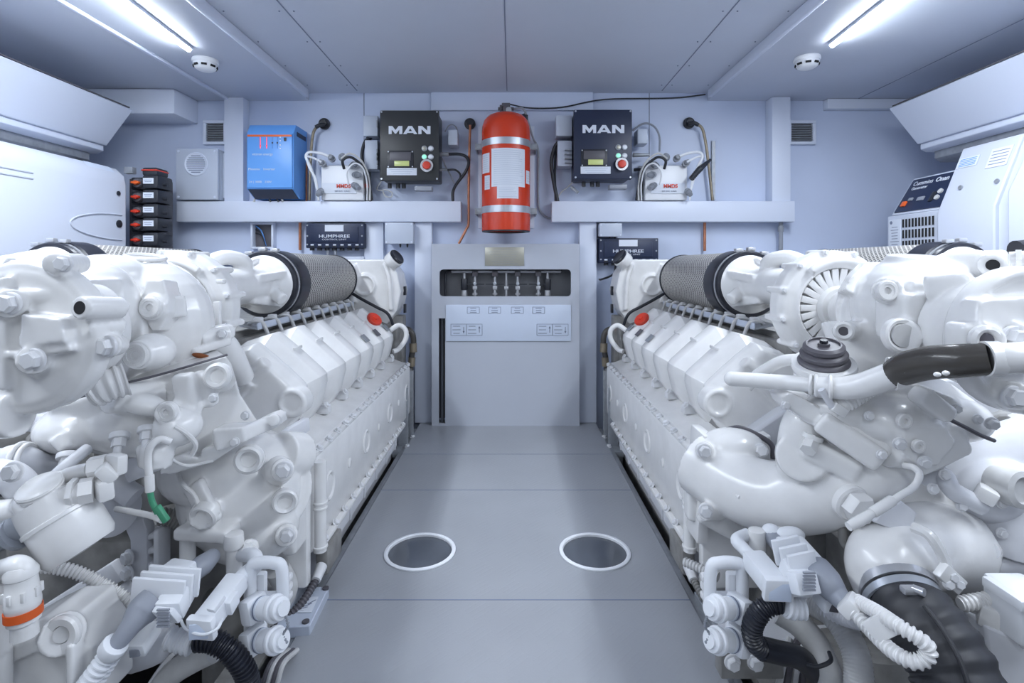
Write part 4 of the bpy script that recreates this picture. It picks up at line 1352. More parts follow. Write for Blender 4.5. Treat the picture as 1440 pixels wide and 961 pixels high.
        fun.lathe(E(x, ya - .03, zc), (0, -1, 0), [(0, -.02), (.117, -.02), (.117, .01), (.112, .022), (.098, .032), (.080, .055), (.068, .10), (.064, .20), (.064, .40), (0, .40)], 48)
        for a in (25, 100, 165, 235, 310):
            d = V(s * -cos(radians(a)), 0, sin(radians(a)))
            fun.bar(E(x, ya - .045, zc) + d * .095, E(x, ya - .22, zc) + d * .062, .018, .030, .004)
        if big:
            fun.cyl(E(x, ya - .10, zc) + V(-s * .05, 0, -.02), E(x, ya - .10, zc) + V(-s * .105, -.02, -.055), .024, seg=20)
            fun.tube([E(x, ya - .20, zc + .03), E(x - .01, ya - .22, zc + .085), E(x + .03, ya - .28, zc + .10), E(x + .07, ya - .34, zc + .07)], .026)
        cast('intake_bell', fun, M['paint'], root, .005, 4)
    # ---- rear coolant tank
    tk = MB()
    pf = [(.625, .70), (.605, .80), (.625, .90), (.68, .975), (.92, .975), (.93, .70), (.80, .62), (.68, .62)]
    tk.prism([E(x, 2.90, z) for x, z in pf], (0, .20, 0))
    tk.cyl(E(.665, 2.90, .955), E(.625, 2.885, .985), .045, .05, seg=24)
    tk.lathe(E(.80, 2.90, .835), (0, -1, 0), [(0, -.02), (.058, -.02), (.058, .016), (.048, .016), (.044, .006), (0, .006)], 28)
    tk.lathe(E(.885, 2.90, .90), (0, -1, 0), [(0, -.02), (.04, -.02), (.04, .016), (.03, .016), (.028, .004), (0, .004)], 24)
    tk.tube([E(.69, 2.895, .95), E(.665, 2.885, .86), E(.655, 2.885, .70)], .012)
    tk.tube([E(.86, 2.89, .94), E(.84, 2.88, .87), E(.87, 2.88, .80), E(.86, 2.88, .74)], .016)
    tank = cast('coolant_tank', tk, M['paint'], root, .006, 4)
    build('filler_cap', MB().lathe(E(.622, 2.882, .988), V(-s * .75, -.25, .6), [(0, -.005), (.044, -.005), (.046, .004), (.040, .010), (.030, .006), (0, .004)], 28), M['rub'], tank)
    for z in (.80, .70):
        build('tank_strap', MB().box(E(.602, 3.0, z), (.012, .03, .05), bev=.002), M['blk'], tank)
    build('tank_foot', MB().box(E(.66, 3.02, .45), (.10, .10, .42), bev=.006), M['paintd'], root)
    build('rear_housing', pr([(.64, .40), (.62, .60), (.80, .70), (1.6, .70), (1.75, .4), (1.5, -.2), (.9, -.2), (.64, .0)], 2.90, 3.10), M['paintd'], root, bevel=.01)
    # dark fuel hose with brown elbow behind the rear corner
    build('elbow_hose', MB().tube([E(.66, 3.02, .56), E(.60, 3.03, .58), E(.565, 3.03, .55), E(.56, 3.03, .48), E(.575, 3.03, .38), E(.585, 3.03, .10)], .016), M['dkhose'], root)
    build('hose_union', MB().cyl(E(.562, 3.03, .50), E(.56, 3.03, .45), .021, seg=12), M['brass'], root)
    build('hose_union', MB().cyl(E(.568, 3.03, .42), E(.572, 3.03, .37), .020, seg=12), M['brass'], root)
    build('wire_loop', MB().tube([E(.87, 2.86, .80), E(.80, 2.85, .76), E(.73, 2.86, .72), E(.67, 2.88, .68), E(.64, 2.9, .60)], .008), M['blk'], root)
    # ---- outer bank (only its top shows)
    ob = MB()
    def oring(y, k):
        return [E(2.40 - (cxm + (x - cxm) * k), y, czm + .02 + (z - czm) * k) for x, z in base]
    for i in range(6):
        ya = y0 + i * pitch
        mb = MB()
        mb.loft([oring(ya, .82), oring(ya + .05, 1.0), oring(ya + .145, 1.0), oring(ya + pitch - .01, .82)])
        build('cylinder_head_cover', mb, M['paint'], root, smooth=30)
    # ---- compressor housing (big finned disc) behind the front castings
    c = E(.955, 1.50, .822)
    R0 = .162
    disc = MB()
    disc.lathe(c + V(0, .09, 0), (0, -1, 0), [(0, 0), (.09, 0), (R0 - .012, .012), (R0, .030), (R0, .075), (R0 - .012, .090), (R0 - .035, .096), (R0 - .045, .105), (.118, .108), (.112, .104), (.108, .085), (0, .085)], 72)
    for k in range(12):
        a = 2 * pi * (k + .4) / 12
        d = V(cos(a), 0, sin(a))
        disc.cyl(c + d * (R0 - .004) + V(0, .09, 0), c + d * (R0 - .004) + V(0, -.002, 0), .010, seg=12)
    # partial raised lip
    arc = [c + V(s * -cos(radians(a)), 0, sin(radians(a))) * .132 + V(0, -.018, 0) for a in range(50, 125, 8)]
    disc.tube(arc, .011, seg=8)
    dd = cast('compressor_housing', disc, M['paint'], root, .0045, 2)
    for k in range(12):
        a = 2 * pi * (k + .4) / 12
        d = V(cos(a), 0, sin(a))
        bolt(dd, c + d * (R0 - .004) + V(0, -.003, 0), (0, -1, 0), .008)
    van = MB()
    for k in range(26):
        a = 2 * pi * k / 26
        d = V(cos(a), 0, sin(a))
        van.bar(c + d * .060 + V(0, -.004, 0), c + d * .110 + V(0, -.010, 0), .018, .006, .001, up=(0, 1, 0))
    build('diffuser_vane', van, M['paint'], dd, kind='stuff')
    build('vane_hub', MB().lathe(c + V(0, .01, 0), (0, -1, 0), [(0, 0), (.065, 0), (.062, .02), (.055, .03), (0, .034)], 40), M['paint'], dd)
    # turbocharger of the outer bank
    ot = MB()
    ot.lathe(E(1.60, 1.60, .84), (0, -1, 0), [(0, 0), (.10, 0), (.150, .012), (.160, .03), (.160, .09), (.140, .10), (.125, .14), (.135, .20), (.135, .30), (.10, .36), (0, .37)], 64)
    ot.ell(E(1.60, 1.34, .82), (.15, .12, .14))
    ot.tube([E(1.60, 1.34, .80), E(1.58, 1.36, .66), E(1.50, 1.45, .52)], [.09, .075, .07], seg=28)
    og = cast('turbocharger_housing', ot, M['paint'], root, .006, 4)
    for k in range(8):
        a = 2 * pi * k / 8
        bolt(og, E(1.60, 1.505, .84) + V(cos(a), 0, sin(a)) * .150, (0, -1, 0), .009)
    return root, E

LE, EL = engine(-1, 'white marine engine left of the aisle, orange-banded fitting at its front')
RE, ER = engine(1, 'white marine engine right of the aisle, fat black ribbed hose at its front')
# ------------------------------------------------------------------ left engine, front end
FR = V(0, -1, 0)
PT, PT2 = M['paint'], M['paint2']


def lug(mb, px, py, Y, r, d=V(0, -1, 0), L=.05, hole=0.0):
    c = P(px, py, Y)
    if hole:
        mb.lathe(c, d, [(0, -.03), (r, -.03), (r, L), (r - .004, L + .003), (hole, L + .003), (hole, L - .02), (0, L - .02)], 24)
    else:
        mb.cyl(c - d * .03, c + d * L, r, seg=24, bev=.004)
    return c + d * L


# (a) round drive cover at the far left
Y = .93
c = P(42, 474, Y)
a = MB()
a.lathe(c, (0, -1, 0), [(0, -.02), (.134, -.02), (.134, .008), (.128, .018), (.118, .020), (.112, .024), (0, .024)], 72)
a.lathe(c + V(.0, .0, 0), (0, 1, 0), [(0, 0), (.120, 0), (.112, .04), (.098, .075), (.094, .12), (0, .12)], 64)
a.box(c + V(-.010, -.028, .01), (.012, .03, .19), bev=.003)
a.box(c + V(.045, -.028, -.020), (.12, .03, .012), Matrix.Rotation(radians(-6), 3, 'Y'), bev=.003)
a.prism([P(52, 440, Y - .02), P(105, 446, Y - .02), P(112, 478, Y - .02), P(48, 484, Y - .02)], (0, -.030, 0))
a.cyl(P(14, 427, Y), P(14, 427, Y - .05), .024, seg=20)
a.cyl(P(48, 506, Y), P(48, 506, Y - .05), .024, seg=20)
a.bar(P(14, 418, Y - .03), P(90, 414, Y - .01), .024, .024, .008)
a.bar(P(48, 516, Y - .02), P(118, 500, Y - .005), .03, .04, .008)
a.cyl(P(25, 582, Y - .01), P(-60, 590, Y - .01), .04, seg=20)
# stubs round the rim
a.cyl(P(76, 371, Y - .03), P(112, 371, Y + .06), .019, seg=20)
a.cyl(P(112, 433, Y - .045), P(170, 433, Y + .03), .020, seg=20)
a.cyl(P(115, 460, Y - .02), P(168, 458, Y + .04), .020, seg=20)
a.cyl(P(152, 487, Y), P(165, 485, Y + .08), .020, seg=20)
drive = cast('drive_cover', a, PT, LE, .004, 4)
for px, py, rr in ((14, 427, .019), (48, 506, .019), (76, 371, .015)):
    bolt(drive, P(px, py, Y - .05) + (V(0, .02, 0) if py < 400 else V(0, 0, 0)), FR, rr)
hol = P(112, 433, Y - .045)
hd_ = (P(170, 433, Y + .03) - hol).normalized()
build('lug_bore', MB().cyl(hol - hd_ * .001, hol + hd_ * .01, .011, seg=20), M['dark'], drive)
hc = P(152, 487, Y - .004)
bolt(drive, hc, V(-.3, -1, 0), .019)
# small linkage on top, far left
build('hose_union', MB().cyl(P(-10, 372, .98), P(24, 376, .98), .012, seg=12).cyl(P(8, 373.5, .98), P(14, 374.5, .98), .017, seg=6), M['bolt'], LE)
build('hose_union', MB().cyl(P(20, 377, 1.0), P(42, 380, 1.0), .014, seg=12).cyl(P(30, 378.4, 1.0), P(38, 379.4, 1.0), .019, seg=6), PT, LE)

# (b) main turbine body
b = MB()
b.ell(P(203, 455, 1.28), (.158, .12, .152))
b.cyl(V(-.93, 1.14, .80), V(-.935, 1.37, .805), .138, .152, seg=56)
b.cyl(V(-.94, 1.36, .81), V(-.955, 1.46, .82), .118, .125, seg=56)
b.ell(P(150, 388, 1.22), (.085, .09, .050))
b.ell(P(140, 430, 1.12), (.07, .08, .09))
# boxy shelf at 440..760 / 240..380 of the crop
b.box(P(118, 408, 1.06), (.09, .09, .045), bev=.006)
# conical top boss
b.lathe(P(205, 374, 1.30), (0.15, -.1, 1), [(0, -.05), (.055, -.05), (.045, .012), (.036, .020), (0, .020)], 32)
# rib toward the disc
b.torus(V(-.935, 1.36, .805), (.05, 1, 0), .151, .008, 64)
b.torus(V(-.945, 1.43, .815), (.05, 1, 0), .128, .008, 64)
# fin behind upper plug
b.bar(P(225, 435, 1.17), P(262, 430, 1.21), .012, .05, .003)
# bottom lip
b.bar(P(130, 560, 1.16), P(300, 505, 1.26), .06, .03, .01)
body = cast('turbocharger_housing', b, PT, LE, .0045, 5)
# diamond flange with socket plug
d = MB()
n_ = V(.05, -1, .10).normalized()
c1 = P(219, 433, 1.165)
d.loft([[c1 + V(x, 0, z) + n_ * k for x, z in ((-.018, .062), (.018, .062), (.030, .02), (.030, -.012), (.010, -.050), (-.006, -.050), (-.030, -.010), (-.030, .02))] for k in (-.05, .006)])
d.cyl(c1 - n_ * .02, c1 + n_ * .018, .028, seg=28)
pf = cast('plug_flange', d, PT, LE, .0035, 3)
plug(pf, c1 + n_ * .018, n_, .023)
c2 = P(192, 500, 1.10)
d = MB()
d.ell(c2 + V(0, .045, 0), (.045, .05, .04))
d.cyl(c2 + V(.0, .05, 0), c2, .036, .030, seg=28)
d.bar(c2 + V(.0, .03, .01), P(225, 492, 1.18), .05, .05, .012)
pf = cast('plug_boss', d, PT, LE, .004, 4)
plug(pf, c2, n_, .026)
build('slot_shade', MB().tube([V(-.940 + .142 * cos(radians(a)), 1.385, .808 + .142 * sin(radians(a))) for a in range(12, 62, 6)], [.001] + [.0035] * 7 + [.001], seg=8), M['rubg'], body)  # dark tube drawn for the shaded slot between body and disc
# triangular cast mark
build('cast_mark', MB().tube([P(170, 404, 1.132), P(184, 403, 1.134), P(182, 414, 1.132), P(170, 404, 1.132)], .0018, seg=6), PT, body)

# (c) bracket across the disc with a rust stain, and the elbow down to the heads
d = MB()
d.bar(P(288, 475, 1.30), P(322, 465, 1.38), .05, .04, .012)
d.cyl(P(280, 478, 1.27), P(322, 467, 1.32), .021, seg=20)
d.bar(P(262, 495, 1.26), P(318, 478, 1.33), .07, .02, .006)
ub = cast('elbow_flange', d, PT, LE, .004, 4)
bolt(ub, P(312, 470, 1.285), V(.4, -1, .1), .012)
build('elbow_pipe', MB().tube([P(300, 474, 1.36), P(316, 486, 1.38), P(328, 504, 1.42), P(342, 530, 1.50)], [.030, .031, .030, .028], seg=24), PT, LE)
build('rust_stain', MB().ell(P(283, 501, 1.235), (.022, .008, .006), Matrix.Rotation(radians(12), 3, 'Y')), mat('rust', (.23, .07, .02), .8), LE)
for px, py in ((311, 396),):
    build('rim_pad', MB().box(P(px, py, 1.40), (.02, .02, .012), bev=.004), PT, LE)
build('standing_rib', MB().bar(P(306, 424, 1.385), P(306, 458, 1.375), .018, .015, .004), PT, LE)

# (e) wedge shaped manifold casting in the middle
w = MB()
top = [P(66, 573, 1.10), P(140, 553, 1.10), P(225, 528, 1.14), P(318, 501, 1.20), P(326, 512, 1.22), P(338, 555, 1.25), P(366, 598, 1.28), P(300, 640, 1.20), P(205, 648, 1.14), P(140, 636, 1.10), P(84, 622, 1.10)]
topb = [p + V(-.11, .14, .0) for p in top]
w.loft([topb, top])
w.ell(P(190, 590, 1.18), (.13, .09, .08))
w.ell(P(120, 600, 1.16), (.09, .09, .055))
w.cyl(P(152, 560, 1.075), P(215, 560, 1.16), .030, .045, seg=24)       # slanting half-pipe
w.ell(P(200, 568, 1.10), (.055, .03, .022), Matrix.Rotation(radians(15), 3, 'Y'))
w.bar(P(258, 525, 1.12), P(268, 585, 1.13), .045, .03, .008)
w.bar(P(285, 522, 1.15), P(292, 572, 1.16), .045, .03, .008)
w.cyl(P(306, 528, 1.13), P(312, 536, 1.22), .028, seg=24)
w.cyl(P(88, 615, 1.08), P(94, 632, 1.07), .022, .014, seg=20)
w.cyl(P(235, 580, 1.10), P(235, 580, 1.06), .022, seg=24)
w.ell(P(250, 600, 1.10), (.045, .05, .04))
w.bar(P(205, 640, 1.08), P(232, 632, 1.06), .05, .05, .012)
w.cyl(P(218, 655, 1.07), P(222, 625, 1.07), .030, seg=20)
man = cast('exhaust_manifold', w, PT, LE, .0045, 5)
build('corrugated_boot', MB().tube([P(128, 552, 1.03), P(150, 542, 1.04), P(178, 533, 1.06)], .034, seg=20, corr=(.012, .003)), PT, LE)
build('joint_line', MB().tube([P(66, 572, 1.095), P(140, 551, 1.08), P(160, 543, 1.08), P(225, 527, 1.13), P(320, 499, 1.19)], .0028, seg=6), M['rubg'], man)
c = P(306, 529, 1.125)
build('bore_ring', MB().lathe(c, (.1, -1, .1), [(.014, -.004), (.027, -.004), (.027, .004), (.022, .008), (.016, .006), (.014, -.004)], 28), PT, man)
plug(man, P(235, 580, 1.058), FR, .019)
for px, py, rr in ((169, 610, .015), (208, 601, .015), (264, 590, .017), (97, 638, .017)):
    q = P(px, py, 1.075 if px < 230 else 1.115)
    dn = V(.25, -.55, -.8)
    build('stud_nut', MB().cyl(q, q + dn * .012, rr * 1.2, seg=20, bev=.002).cyl(q + dn * .012, q + dn * .028, rr * .85, seg=6).cyl(q + dn * .028, q + dn * .042, rr * .5, seg=12), M['bolt'], man)
# pipe going left under the drive cover
build('oil_pipe', MB().tube([P(-60, 570, 1.12), P(0, 588, 1.12), P(40, 594, 1.14), P(75, 590, 1.16)], .020, seg=16), PT2, LE)

# (g) lever casting pointing to the head end
g = MB()
lo = [P(298, 622, 1.16), P(298, 604, 1.15), P(340, 602, 1.17), P(382, 582, 1.26), P(394, 586, 1.28), P(392, 600, 1.28), P(345, 622, 1.18), P(304, 636, 1.16)]
g.loft([[p + V(0, .05, 0) for p in lo], lo])
g.cyl(P(384, 591, 1.24), P(389, 592, 1.30), .014, seg=16)
lv = cast('lifting_arm', g, PT, LE, .0038, 4)
g = MB()
lo = [P(280, 645, 1.17), P(283, 632, 1.16), P(320, 622, 1.17), P(330, 630, 1.18), P(300, 650, 1.18), P(240, 668, 1.16), P(222, 668, 1.14), P(226, 650, 1.13), P(255, 640, 1.15)]
g.loft([[p + V(0, .07, 0) for p in lo], lo])
cast('support_arm', g, PT, LE, .0038, 4)
# flat slanting arm to the left
build('cross_bar', MB().bar(P(180, 662, 1.17), P(228, 642, 1.17), .030, .05, .004), PT2, LE)
build('engine_tie', MB().bar(P(360, 640, 1.36), P(432, 596, 1.55), .02, .04, .004), PT2, LE)

# (f) big rounded front corner housing
h = MB()
ch = P(338, 690, 1.37)
h.ell(ch, (.150, .13, .155))
h.ell(P(300, 660, 1.32), (.13, .10, .09))
h.ell(P(352, 740, 1.36), (.12, .10, .09))
h.cyl(P(372, 690, 1.36), P(368, 688, 1.46), .115, .120, seg=48)
h.cyl(P(392, 640, 1.38), P(420, 640, 1.45), .06, seg=24)
h.bar(P(272, 680, 1.22), P(300, 738, 1.20), .02, .06, .006)
h.ell(P(392, 662, 1.30), (.035, .03, .035))
h.cyl(P(352, 646, 1.24), P(350, 646, 1.21), .033, seg=24)
h.cyl(P(397, 661, 1.30), P(398, 661, 1.26), .026, seg=24)
h.cyl(P(398, 704, 1.30), P(400, 704, 1.25), .028, seg=24)
h.cyl(P(401, 752, 1.33), P(403, 753, 1.28), .026, seg=24)
h.cyl(P(290, 720, 1.24), P(288, 724, 1.195), .032, seg=28)
h.bar(P(255, 745, 1.24), P(330, 750, 1.22), .06, .03, .008)
h.bar(P(415, 630, 1.42), P(415, 770, 1.42), .04, .10, .01)
h.ell(P(352, 776, 1.32), (.05, .04, .03))
cor = cast('front_housing', h, PT, LE, .0048, 5)
for px, py, Yy, dn, rr in ((399, 661, 1.258, V(.15, -1, 0), .020), (404, 753, 1.278, V(.1, -1, 0), .018)):
    bolt(cor, P(px, py, Yy), dn, rr)
for px, py, Yy, dn, rr in ((288, 725, 1.190, V(-.1, -1, -.35), .030), (350, 646, 1.205, V(.2, -1, 0), .030), (401, 705, 1.245, V(.4, -1, 0), .028)):
    build('core_boss', MB().lathe(P(px, py, Yy), dn, [(rr * .62, -.01), (rr, -.01), (rr, .006), (rr * .85, .010), (rr * .62, .006), (rr * .55, -.006), (0, -.008), (0, -.01)], 28), PT, cor)
build('parting_ridge', MB().tube([P(250, 662, 1.235), P(256, 680, 1.21), P(272, 695, 1.20), P(280, 712, 1.19)], .005, seg=8), PT, cor)
# stand pipes below
sp = build('stand_pipe', MB().cyl(P(330, 826, 1.20), P(329, 765, 1.20), .017, seg=20).cyl(P(329, 770, 1.20), P(329, 750, 1.20), .022, .020, seg=20, bev=.003), PT, LE)
build('stand_pipe', MB().cyl(P(264, 800, 1.24), P(264, 756, 1.24), .017, seg=20), PT, LE)

# (s) ribbed foot plate with bolts
s_ = MB()
s_.prism([P(172, 735, 1.28), P(200, 730, 1.28), P(206, 745, 1.28), P(206, 845, 1.28), P(186, 850, 1.28), P(183, 760, 1.28)], (0, .03, 0))
s_.bar(P(228, 740, 1.30), P(228, 830, 1.30), .012, .05, .003)
for k in range(5):
    s_.bar(P(208, 752 + k * 20, 1.31), P(227, 747 + k * 20, 1.31), .05, .014, .003)
ft = build('foot_plate', s_, PT2, LE, bevel=.002)
for py in (784, 806, 852):
    bolt(ft, P(181, py, 1.275), V(-.5, -1, 0), .018)
build('hub', MB().cyl(P(145, 712, 1.24), P(168, 722, 1.22), .055, seg=32, bev=.006).cyl(P(190, 700, 1.20), P(160, 680, 1.20), .025, seg=20), PT2, LE)
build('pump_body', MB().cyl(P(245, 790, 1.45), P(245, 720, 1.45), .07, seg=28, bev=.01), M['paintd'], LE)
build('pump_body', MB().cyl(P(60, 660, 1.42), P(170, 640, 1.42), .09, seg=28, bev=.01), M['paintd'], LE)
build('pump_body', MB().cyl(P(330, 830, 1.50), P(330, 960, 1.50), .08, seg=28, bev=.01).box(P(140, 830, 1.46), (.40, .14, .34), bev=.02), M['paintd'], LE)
cast('oil_sump', MB().box(P(90, 640, 1.56), (.70, .20, .46), bev=.05).box(P(190, 800, 1.62), (.9, .22, .46), bev=.05).cyl(P(60, 640, 1.47), P(60, 640, 1.40), .12, seg=40).cyl(P(-120, 640, 1.5), P(-120, 640, 1.42), .16, seg=40), M['sump'], LE, .010, 6)
# diagonal casting ribs, low left
for (p0, p1) in (((90, 900), (185, 830)), ((120, 925), (195, 880)), ((60, 870), (170, 800))):
    build('casting_rib', MB().bar(P(*p0, 1.28), P(*p1, 1.28), .03, .05, .005), PT2, LE)

# (h) fuel pre-filter bowl
f_ = MB()
ax = (P(112, 768, .98) - P(74, 708, .98)).normalized()
c0 = P(77, 712, .98)
bowl = build('fuel_filter_bowl', MB().lathe(c0, ax, [(0, -.02), (.056, -.02), (.058, .0), (.058, .018), (.061, .020), (.061, .026), (.058, .028), (.058, .085), (.052, .096), (0, .099)], 56), PT, LE)
head = MB()
head.ell(P(70, 706, .98), (.058, .05, .030), Matrix.Rotation(radians(10), 3, 'Y'))
head.cyl(P(80, 700, .96), P(128, 692, .98), .020, seg=20)
head.cyl(P(-10, 722, .97), P(50, 716, .97), .022, seg=20)
hd = cast('filter_head', head, PT, LE, .0035, 4)
cap_ax = V(-.12, -.45, 1).normalized()
cc = P(58, 690, .96)
build('filter_cap', MB().lathe(cc, cap_ax, [(0, -.02), (.030, -.02), (.033, -.004), (.034, .000), (.034, .012), (.028, .016), (0, .017)], 36), PT, hd)
for k in range(2):
    build('ridge_ring', MB().torus(cc + cap_ax * (.003 + k * .006), cap_ax, .0335, .002, 40, 6), PT, hd)
build('union_nut', MB().cyl(P(98, 694, .965), P(106, 693, .968), .026, seg=6).cyl(P(112, 692, .97), P(132, 688, .98), .023, seg=6), PT, hd)
# elbow blocks and feed pipes
el = build('elbow_union', MB().bar(P(134, 692, .98), P(158, 684, 1.0), .040, .038, .006).bar(P(142, 672, .99), P(160, 658, 1.0), .042, .036, .006).bar(P(155, 655, 1.0), P(172, 650, 1.02), .040, .038, .006), PT, LE)
build('feed_pipe', MB().tube([P(84, 672, 1.0), P(105, 665, 1.0), P(126, 660, 1.0)], .013, seg=16), PT, LE)
build('union_nut', MB().cyl(P(126, 660, 1.0), P(150, 655, 1.01), .022, seg=6), PT, el)
build('return_pipe', MB().tube([P(122, 632, 1.08), P(112, 640, 1.06), P(92, 656, 1.03), P(78, 670, 1.02), P(88, 672, 1.02)], .011, seg=14), PT2, LE)
# pipes at the far left edge
cp = build('coolant_pipe', MB().tube([P(-50, 648, 1.05), P(0, 650, 1.05), P(25, 644, 1.05), P(60, 655, 1.10), P(95, 640, 1.20)], .026, seg=20), PT2, LE)
build('hose_clip', MB().torus(P(28, 645, 1.05), V(1, .1, 0), .028, .005, 32).torus(P(37, 646, 1.055), V(1, .2, 0), .028, .005, 32), PT, cp)
build('coolant_pipe', MB().tube([P(-40, 668, 1.0), P(0, 668, 1.0), P(22, 676, 1.0), P(42, 700, 1.02)], .028, seg=20), PT2, LE)
bolt(cp, P(18, 664, .965), V(.1, -1, .2), .018)
build('grey_elbow', MB().tube([P(-50, 780, .96), P(0, 758, .96), P(22, 744, .96), P(40, 738, .97)], [.022, .022, .026, .030], seg=20).cyl(P(20, 752, .955), P(26, 748, .955), .030, seg=20), M['hoseg'], LE)
build('wiring_bundle', MB().tube([P(-20, 698, 1.1), P(8, 690, 1.1), P(30, 705, 1.12)], .012, corr=(.01, .002)), M['rubg'], LE)
# (k) pale corrugated hose
build('corrugated_hose', MB().tube([P(45, 797, 1.05), P(75, 798, 1.06), P(110, 806, 1.07), P(150, 826, 1.08), P(188, 850, 1.09), P(200, 862, 1.09)], .013, corr=(.0075, .003)), PT, LE)
# (l) orange banded fitting
ax = (P(30, 800, .90) - P(36, 900, .90)).normalized()
o0 = P(35, 895, .90)
fit = build('banded_fitting', MB().lathe(o0, ax, [(0, 0), (.019, 0), (.019, .024), (.023, .026), (.024, .050), (.025, .052), (.025, .060), (.0245, .062), (.0245, .078), (.023, .080), (.022, .100), (.024, .102), (.024, .110), (.018, .120), (0, .124)], 36), PT, LE)
build('orange_band', MB().lathe(o0 + ax * .034, ax, [(.0245, 0), (.0262, 0), (.0262, .014), (.0245, .014), (.0245, 0)], 36), M['orange'], fit, label='orange band')
for k in range(8):
    a_ = 2 * pi * k / 8
    R_ = frame(ax)
    build('grip', MB().bar(o0 + ax * .066 + R_ @ V(cos(a_) * .024, sin(a_) * .024, 0), o0 + ax * .082 + R_ @ V(cos(a_) * .024, sin(a_) * .024, 0), .006, .006, .001), PT, fit)
build('top_elbow', MB().tube([P(36, 815, .90), P(33, 801, .90), P(22, 796, .90), P(8, 800, .91), P(-10, 806, .92)], .017, seg=18), PT, fit)
# (m) white pump bracket in the lower left corner
m_ = MB()
m_.prism([P(-40, 925, .95), P(30, 885, .95), P(60, 870, .95), P(104, 868, .95), P(110, 890, .95), P(128, 912, .95), P(132, 1000, .95), P(-40, 1000, .95)], (0, .10, 0))
m_.cyl(P(88, 892, .98), P(88, 892, .93), .034, seg=28)
m_.bar(P(-20, 935, .94), P(62, 900, .94), .012, .03, .003)
m_.bar(P(106, 900, .93), P(106, 990, .93), .012, .03, .003)
m_.cyl(P(112, 890, .98), P(124, 985, .98), .026, seg=20)
pb = cast('pump_bracket', m_, PT, LE, .004, 4)
build('bore_ring', MB().lathe(P(88, 892, .928), (0, -1, .1), [(.013, -.006), (.030, -.006), (.031, .002), (.027, .006), (.015, .004), (.013, -.006)], 32), PT, pb)
build('bore', MB().cyl(P(88, 892, .929), P(88, 892, .926), .0135, seg=20), M['hose'], pb)
build('bore_ring', MB().lathe(P(64, 900, .928), (0, -1, .1), [(.006, -.004), (.015, -.004), (.015, .003), (.007, .003), (.006, -.004)], 24), PT, pb)
build('corner_post', MB().cyl(P(2, 820, .92), P(4, 980, .92), .014, seg=20, bev=.004), PT, LE)

# (n) wiring plugs
def wiring(mir, par):
    """plug cluster; mir maps left-hand pixels to the other engine"""
    def Q(px, py, Y=1.05):
        if mir: px = mir(px)
        return P(px, py, Y)
    w1 = build('plug_housing', MB().bar(Q(212, 840, 1.02), Q(262, 800, 1.10), .060, .046, .006), M['white'], par)
    for k in range(3):
        build('cable_tie', MB().bar(Q(213 + k * 11, 832 - k * 9, 1.0 + k * .016) + V(-.034, -.004, .002), Q(237 + k * 11, 845 - k * 9, 1.0 + k * .016) + V(.03, 0, .01), .008, .054, .002), M['white'], w1)
    mp = build('multi_plug', MB().bar(Q(237, 862, .985), Q(256, 828, 1.03), .046, .044, .005).bar(Q(232, 870, .975), Q(238, 860, .985), .040, .038, .003), M['white'], par)
    for k in range(6):
        build('pin_slot', MB().box(Q(229.5, 858 + k * 4.6, .957) + V(0, 0, 0), (.022, .004, .003)), M['cond'], mp)
    build('lever_plug', MB().bar(Q(286, 880, 1.0), Q(335, 815, 1.10), .044, .036, .006), M['white'], par)
    lp = bpy.data.objects['lever_plug' if not mir else 'lever_plug']
    build('latch', MB().bar(Q(296, 860, .985), Q(312, 838, 1.01), .018, .010, .002), M['white'], lp)
    build('latch', MB().bar(Q(318, 858, 1.03), Q(330, 838, 1.06), .020, .030, .003), M['white'], lp)
    e = build('open_plug', MB().bar(Q(280, 888, .985), Q(288, 878, 1.0), .052, .044, .004), M['white'], par)
    build('plug_recess', MB().bar(Q(279, 889.5, .982), Q(280, 888, .985), .034, .028, .004), M['panelw'], e)
    build('plug_lead', MB().tube([Q(334, 818, 1.10), Q(346, 806, 1.12), Q(360, 795, 1.14), Q(357, 782, 1.16), Q(340, 780, 1.2)], .015, seg=14), M['white'], par)
    build('guard_wire', MB().tube([Q(252, 868, 1.0), Q(262, 885, .99), Q(285, 893, .975), Q(305, 885, .98), Q(312, 872, 1.0)], .0028, seg=8), M['white'], par)
    # grey sleeve and corrugated conduits
    build('grey_sleeve', MB().tube([Q(215, 845, 1.0), Q(198, 862, .98), Q(183, 882, .96), Q(160, 912, .94)], [.028, .027, .018, .014], seg=20), M['cond'], par)
    build('corrugated_conduit', MB().tube([Q(156, 915, .94), Q(140, 938, .93), Q(118, 968, .92)], .017, corr=(.009, .0035)), M['white'], par)
    build('corrugated_conduit', MB().tube([Q(166, 914, .95), Q(150, 940, .945), Q(132, 968, .935)], .012, corr=(.009, .003)), M['white'], par)
    build('conduit_collar', MB().cyl(Q(164, 905, .94), Q(154, 918, .94), .022, seg=20, bev=.003), M['white'], par)
    build('grey_sleeve', MB().tube([Q(262, 812, 1.10), Q(285, 795, 1.14), Q(300, 782, 1.18)], [.020, .022, .016], seg=16), M['cond'], par)
    build('open_plug', MB().bar(Q(190, 918, 1.0), Q(215, 880, 1.05), .034, .030, .005), M['white'], par)
    build('plug_recess', MB().bar(Q(189, 920, .997), Q(190, 918, 1.0), .018, .016, .002), M['cond'], par)
    # sagging body under the plugs
    build('corrugated_collar', MB().tube([Q(236, 897, 1.06), Q(255, 902, 1.06), Q(272, 906, 1.06)], .022, corr=(.010, .003)), M['white'], par)
    build('loom_tray', MB().tube([Q(185, 925, 1.10), Q(215, 905, 1.10), Q(240, 880, 1.13)], [.03, .042, .03], seg=20), PT2, par)
    return Q
wiring(None, LE)
build('corrugated_hose', MB().tube([P(276, 900, 1.05), P(300, 902, 1.05), P(325, 918, 1.05), P(345, 945, 1.06), P(355, 985, 1.08)], .022, corr=(.008, .004)), M['rub'], LE, label='black corrugated hose')
